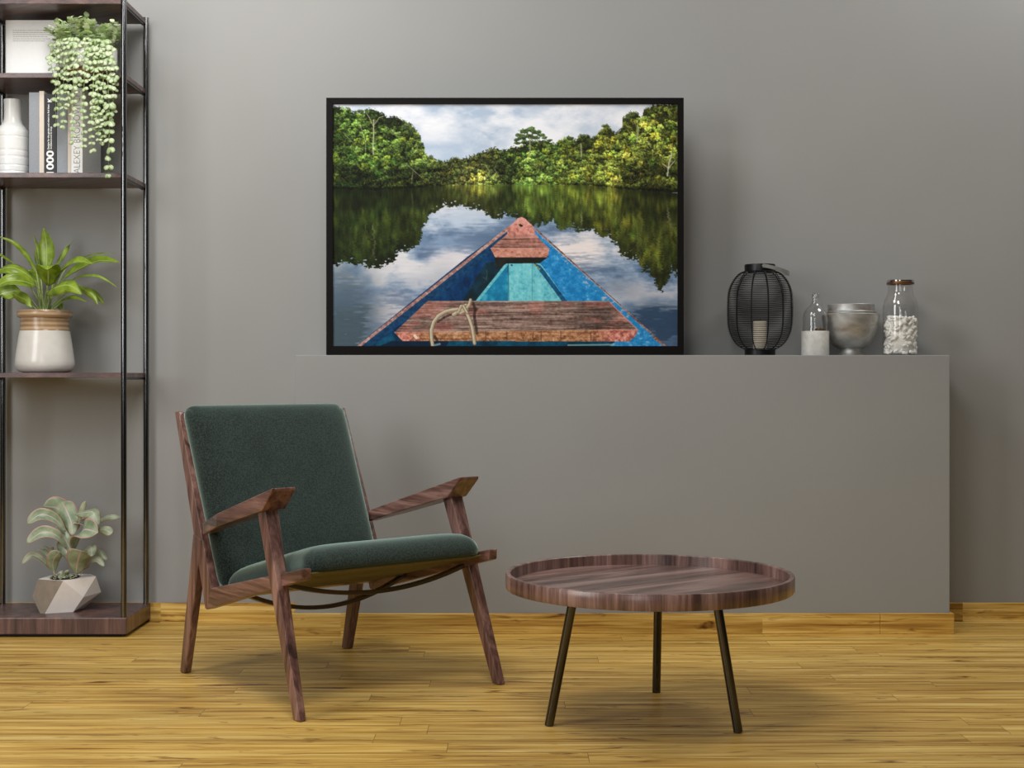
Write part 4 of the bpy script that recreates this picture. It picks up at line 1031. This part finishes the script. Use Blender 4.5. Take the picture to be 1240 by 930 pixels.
    stroke([(704, 150), (706, 185), (704, 210)], 4, (150, 148, 120), .8, img)
    # reflection ------------------------------------------------
    RB = [(40, 572), (62, 570), (90, 556), (110, 566), (150, 560), (190, 578), (215, 582), (240, 566), (262, 556), (272, 540), (262, 528), (300, 522), (335, 508), (352, 480), (348, 460), (360, 440), (372, 420), (368, 408), (395, 392), (405, 380),
          (430, 375), (452, 380), (480, 374), (515, 384), (545, 388), (570, 402), (600, 414), (625, 405), (650, 412), (700, 440), (735, 440), (765, 428), (790, 436), (805, 452), (835, 448), (862, 458), (900, 462), (905, 450), (935, 476), (960, 476), (970, 492), (998, 500), (992, 518), (1010, 540),
          (1050, 558), (1068, 570), (1074, 590), (1100, 592), (1112, 620), (1120, 640), (1134, 656), (1150, 632), (1160, 612), (1172, 586), (1180, 600), (1200, 590)]
    bx = np.array([p[0] for p in RB], float); by = np.array([p[1] for p in RB], float)
    ripple = (vnoise(40, 2.6, 41, 3) - .5)
    xr = np.clip(xx - OX + ripple * 16 * np.clip((yy - 320) / 120, .15, 1.6), 0, W_ - 1).astype(int)
    bot = np.interp(np.arange(W_) + OX, bx, by) + (vnoise(10, 400, 42, 3)[0] - .5) * 26
    botm = bot[xr]
    frac = np.clip((yy - wl) / np.maximum(botm - wl, 1), 0, 1)
    ysrc = wl - frac * (wl - top[xr]) * .98
    yi = np.clip(ysrc - OY, 0, H_ - 1).astype(int)
    refl = sv[yi, xr]
    blur = (refl + sv[np.clip(yi - 5, 0, H_ - 1), xr] + sv[np.clip(yi + 5, 0, H_ - 1), xr] + sv[np.clip(yi - 11, 0, H_ - 1), xr] + sv[np.clip(yi + 11, 0, H_ - 1), xr]) / 5
    sidefac = np.interp(xx, [40, 380, 450, 900, 1000, 1200], [.55, .60, .85, .85, .70, .60])
    fall = np.interp(frac, [0, .25, 1], [1.15, 1.0, .72])
    refl = blur * (sidefac * fall)[..., None] * np.array([.97, .95, .82]) + np.array([8, 11, 5])
    refl = refl * (1 + .55 * (vnoise(9, 46, 43, 3) - .5))[..., None]
    rm = (yy > wl) & (yy < botm + ripple * 10)
    e2 = (botm - yy); hole = (e2 < 34) & (vnoise(9, 4, 44, 2) > .60 + e2 * .010)
    img = np.where((rm & ~hole)[..., None], refl, img)
    # boat ------------------------------------------------
    grain = vnoise(120, 5, 51, 5, .7); gr2 = vnoise(9, 7, 52, 4, .7); speck = vnoise(4, 3, 53, 2, .8); big = vnoise(60, 26, 54, 4)
    def fill(pts, stops, nz, extra=None):
        m = poly(pts); c = ramp(stretch(nz, .25, .75), stops)
        if extra is not None: c = extra(c)
        img[m] = c[m]; return m
    diag = vnoise(26, 26, 57, 5, .7)
    # left side, dark blue in shade
    fill([(135, 833), (500, 540), (640, 440), (640, 640), (370, 833)], [(0, (6, 34, 66)), (.5, (9, 50, 92)), (1, (16, 66, 110))], diag)
    fill([(132, 836), (149, 836), (400, 640), (634, 456), (632, 444), (626, 447), (390, 634)], [(0, (120, 78, 74)), (.5, (164, 120, 112)), (1, (196, 172, 160))], gr2)
    fill([(147, 836), (398, 640), (634, 454), (640, 470), (410, 664), (176, 838)], [(0, (10, 42, 76)), (1, (26, 74, 112))], gr2)
    # right side, sunlit blue
    rt = fill([(715, 448), (1150, 836), (990, 836), (820, 690), (735, 560), (768, 530)], [(0, (16, 98, 156)), (.45, (28, 124, 186)), (.75, (62, 150, 204)), (1, (160, 194, 214))], diag * .55 + gr2 * .45)
    fill([(720, 450), (728, 449), (1158, 836), (1140, 836), (1010, 706)], [(0, (66, 46, 42)), (.5, (116, 84, 76)), (1, (190, 150, 140))], gr2)
    fill([(726, 462), (734, 466), (930, 640), (1110, 800), (1100, 806), (915, 650)], [(0, (26, 116, 174)), (.6, (40, 132, 190)), (1, (190, 170, 176))], gr2)
    # inside, floor boards
    fill([(560, 560), (640, 545), (640, 690), (480, 690)], [(0, (12, 28, 32)), (1, (20, 52, 70))], diag)
    fill([(632, 556), (636, 690), (522, 690)], [(0, (16, 98, 138)), (.6, (24, 124, 164)), (1, (60, 158, 184))], diag)
    fill([(628, 558), (636, 562), (534, 690), (522, 690)], [(0, (70, 160, 176)), (1, (128, 200, 206))], gr2)
    fill([(634, 556), (718, 556), (830, 690), (634, 690)], [(0, (60, 146, 164)), (.35, (98, 184, 196)), (1, (142, 212, 216))], gr2 * .5 + vnoise(14, 60, 58, 4, .7) * .5)
    fill([(712, 556), (740, 562), (832, 690), (800, 690)], [(0, (70, 158, 172)), (1, (134, 206, 212))], gr2)
    fill([(716, 558), (742, 570), (832, 690), (814, 690)], [(0, (14, 60, 92)), (1, (24, 94, 140))], gr2)
    stroke([(713, 560), (713, 688)], 1.6, (66, 120, 124), .7, img); stroke([(635, 560), (636, 688)], 2.2, (20, 70, 84), .9, img)
    for i in range(26):
        x = rng.uniform(645, 790); y = rng.uniform(600, 684)
        if x < 700 + (y - 556) * .75: stroke([(x, y), (x + rng.uniform(-2, 2), y + rng.uniform(3, 9))], rng.uniform(1, 2.2), (96, 120, 100), .5, img)
    for x, y in ((644, 566), (720, 566), (728, 572), (734, 578)): stroke([(x, y), (x + 3, y + 1)], 5, (170, 160, 70) if x != 644 else (14, 30, 36), .8, img)
    # prow cap
    fill([(588, 538), (768, 538), (738, 560), (628, 562), (600, 580)], [(0, (20, 22, 20)), (1, (36, 38, 32))], diag)
    PK = [(0, (106, 66, 56)), (.35, (156, 98, 86)), (.6, (196, 128, 116)), (1, (220, 164, 152))]
    fill([(576, 512), (630, 466), (722, 466), (770, 514)], [(0, (72, 48, 40)), (.35, (120, 84, 74)), (.6, (170, 116, 104)), (1, (206, 152, 140))], grain * .7 + gr2 * .3)
    fill([(576, 512), (770, 512), (762, 542), (592, 542)], [(0, (130, 70, 52)), (.35, (182, 122, 104)), (1, (216, 164, 148))], gr2 * .7 + big * .3)
    fill([(632, 468), (632, 444), (650, 430), (668, 412), (678, 409), (690, 414), (716, 440), (721, 452), (721, 468)], PK, gr2 * .6 + big * .4 + .06)
    stroke([(576, 512), (770, 512)], 1.5, (222, 178, 164), .6, img)
    for a_ in range(12): stroke([(672 + 7 * math.cos(a_ * .52), 434 + 6 * math.sin(a_ * .52)), (672 + 7 * math.cos(a_ * .52 + .5), 434 + 6 * math.sin(a_ * .52 + .5))], 2, (196, 164, 138), .8, img)
    stroke([(674, 436), (678, 438)], 8, (30, 24, 20), .95, img)
    # main bench
    fill([(250, 790), (300, 810), (1040, 812), (1060, 790), (1062, 836), (176, 836)], [(0, (6, 40, 56)), (1, (12, 84, 116))], diag)
    fill([(250, 815), (440, 815), (430, 836), (200, 836)], [(0, (8, 26, 44)), (1, (12, 36, 62))], diag)
    fill([(985, 815), (1062, 775), (1150, 836), (960, 836)], [(0, (26, 110, 168)), (.7, (52, 144, 200)), (1, (150, 190, 210))], gr2)
    stroke([(830, 828), (980, 826)], 5, (150, 184, 180), .7, img)
    topn = grain * .72 + gr2 * .28
    bm_ = poly([(370, 684), (965, 684), (1058, 778), (262, 786)])
    c = ramp(stretch(topn, .28, .72), [(0, (58, 42, 37)), (.3, (96, 74, 66)), (.6, (136, 112, 102)), (1, (184, 160, 148))])
    pk = ramp(stretch(topn, .28, .72), [(0, (112, 60, 54)), (.5, (164, 104, 94)), (1, (200, 150, 138))])
    pw = stretch(big + .20 * np.exp(-((xx - 350) / 90) ** 2) + .12 * np.exp(-((xx - 700) / 70) ** 2 - ((yy - 705) / 18) ** 2) + .17 * np.exp(-((xx - 990) / 60) ** 2), .56, .70)
    dkw = np.clip(.75 * np.exp(-((xx - 930) / 70) ** 2) + .5 * np.exp(-((xx - 330) / 60) ** 2 - ((yy - 770) / 20) ** 2), 0, 1)
    c = mixc(c, c * .62, dkw); c = mixc(c, pk, pw * .6)
    img[bm_] = c[bm_]
    ff = poly([(262, 786), (1058, 776), (1052, 796), (1030, 816), (288, 814)])
    c = ramp(stretch(gr2 * .6 + grain * .4, .28, .72), [(0, (84, 50, 32)), (.35, (140, 94, 62)), (.65, (176, 128, 92)), (1, (212, 168, 134))])
    pk = ramp(stretch(gr2, .28, .72), [(0, (140, 74, 62)), (.5, (194, 118, 104)), (1, (224, 168, 152))])
    pw = np.clip(1.1 * np.exp(-((xx - 280) / 55) ** 2) + 1.2 * np.exp(-((xx - 1010) / 75) ** 2), 0, 1); c = mixc(c, pk, pw)
    img[ff] = c[ff]
    stroke([(262, 786), (1058, 777)], 2, (206, 172, 150), .55, img); stroke([(372, 685), (965, 685)], 2, (198, 172, 160), .6, img); stroke([(968, 690), (1060, 780)], 3, (206, 140, 130), .8, img)
    for x in (630, 716, 742, 806, 560, 905): stroke([(x, 784), (x, 812)], 3, (86, 54, 36), .7, img)
    stroke([(328, 796), (334, 804)], 9, (232, 206, 190), .9, img)
    # rope with its shadow
    rp = [(388, 836), (383, 805), (382, 780), (390, 752), (405, 732), (428, 718), (452, 712), (480, 710), (502, 700)]
    stroke([(404, 752), (424, 738), (452, 726), (470, 722)], 7, (42, 32, 28), .7, img); stroke([(520, 690), (526, 712), (524, 735), (532, 790)], 9, (42, 32, 28), .7, img); stroke([(500, 712), (530, 710)], 12, (46, 34, 30), .6, img); stroke([(394, 800), (402, 812)], 9, (40, 30, 26), .7, img)
    def rope(pts, wd=11):
        stroke(pts, wd + 2, (92, 80, 62), .9, img); stroke(pts, wd - 1, (166, 152, 126), .95, img); stroke([(x - 1.5, y - 1.5) for x, y in pts], wd * .4, (204, 192, 168), .8, img)
    rope(rp); rope([(498, 722), (508, 745), (516, 770), (521, 800), (524, 822)]); rope([(455, 728), (475, 716), (498, 712)], 12); rope([(470, 722), (480, 700), (498, 696)], 8)
    rope([(478, 724), (492, 716), (506, 696), (511, 680)], 9); rope([(488, 700), (500, 722)], 8)
    stroke([(394, 828), (410, 824)], 7, (120, 150, 160), .8, img)
    # a light tuft of grass against the dark side
    stroke([(562, 616), (565, 596), (564, 582)], 1.6, (86, 110, 70), .8, img); stroke([(552, 606), (560, 612)], 1.5, (70, 100, 90), .7, img)
    return np.clip(img, 0, 255)
YP = 5.135; kp = YP / F
FX0, FX1, FZ0, FZ1 = (395 - 620) * kp, (828 - 620) * kp, BZ + .0005, CAMZ + (455 - 118.3) * kp
fr = empty('framed_picture', ((FX0 + FX1) / 2, YP, FZ0), 'large black framed photograph of a blue boat on a jungle river', 'picture')
M_FRAME = plain('matt_black_frame', (17, 15, 14), 0.6, noise=0.05, **{'Specular IOR Level': 0.1})
cxf = (FX0 + FX1) / 2
bx0, bx1 = FX0 - cxf, FX1 - cxf; hz_ = FZ1 - FZ0
ix0, ix1 = (403 - 620) * kp - cxf, (820.6 - 620) * kp - cxf
iz0, iz1 = CAMZ + (455 - 419.0) * kp - FZ0, CAMZ + (455 - 125.8) * kp - FZ0
def framebar(P):   # front quad outer/inner corners -> moulding with depth
    (a, b, c, d) = P
    V = [(x, 0, z) for x, z in P] + [(x, .032, z) for x, z in P]
    mesh('frame_bar', V, [(0, 1, 2, 3), (7, 6, 5, 4), (0, 4, 5, 1), (1, 5, 6, 2), (2, 6, 7, 3), (3, 7, 4, 0)], M_FRAME, fr, bevel=0.0008)
framebar([(bx0, 0), (bx1, 0), (ix1, iz0), (ix0, iz0)]); framebar([(bx0, hz_), (ix0, iz1), (ix1, iz1), (bx1, hz_)])
framebar([(bx0, 0), (ix0, iz0), (ix0, iz1), (bx0, hz_)]); framebar([(bx1, 0), (bx1, hz_), (ix1, iz1), (ix1, iz0)])
box('backing_board', ix0 - .001, ix1 + .001, .012, .026, iz0 - .001, iz1 + .001, M_FRAME, fr)
def build_print():
    im = paint_river()
    GX, GY = 752, 527
    ys = (np.arange(GY) / (GY - 1) * (im.shape[0] - 1)); xs = (np.arange(GX) / (GX - 1) * (im.shape[1] - 1))
    # box-filter a little before sampling
    a = (im + np.roll(im, 1, 0) + np.roll(im, 1, 1) + np.roll(np.roll(im, 1, 0), 1, 1)) / 4; a[0] = im[0]; a[:, 0] = im[:, 0]
    g = a[ys.astype(int)][:, xs.astype(int)] / 255.0
    g = np.where(g <= .04045, g / 12.92, ((g + .055) / 1.055) ** 2.4)
    g = np.clip(g * PRINT_GAIN, 0, .97)
    X = np.linspace(ix0, ix1, GX); Z = np.linspace(iz1, iz0, GY)
    co = np.empty((GY, GX, 3)); co[..., 0] = X[None]; co[..., 1] = .0075; co[..., 2] = Z[:, None]
    me = bpy.data.meshes.new('print'); nv = GX * GY; nf = (GX - 1) * (GY - 1)
    me.vertices.add(nv); me.vertices.foreach_set('co', co.ravel())
    i = (np.arange(GY - 1)[:, None] * GX + np.arange(GX - 1)[None]).ravel()
    q = np.stack([i, i + GX, i + GX + 1, i + 1], 1)
    me.loops.add(nf * 4); me.loops.foreach_set('vertex_index', q.ravel().astype(np.int32))
    me.polygons.add(nf); me.polygons.foreach_set('loop_start', (np.arange(nf) * 4).astype(np.int32)); me.polygons.foreach_set('loop_total', np.full(nf, 4, np.int32))
    me.update(calc_edges=True)
    ca = me.color_attributes.new('print_ink', 'FLOAT_COLOR', 'POINT')
    c4 = np.ones((nv, 4), np.float32); c4[:, :3] = g.reshape(-1, 3); ca.data.foreach_set('color', c4.ravel())
    m, nt, b = newmat('printed_paper'); at_ = nt.nodes.new('ShaderNodeVertexColor'); at_.layer_name = 'print_ink'
    nt.links.new(at_.outputs['Color'], b.inputs['Base Color']); b.inputs['Roughness'].default_value = 0.7; b.inputs['Specular IOR Level'].default_value = 0.15
    return link_obj('print', me, m, fr)
PRINT_GAIN = 1.12
build_print()['label'] = 'printed photograph of a wooden boat bow on a forest river'
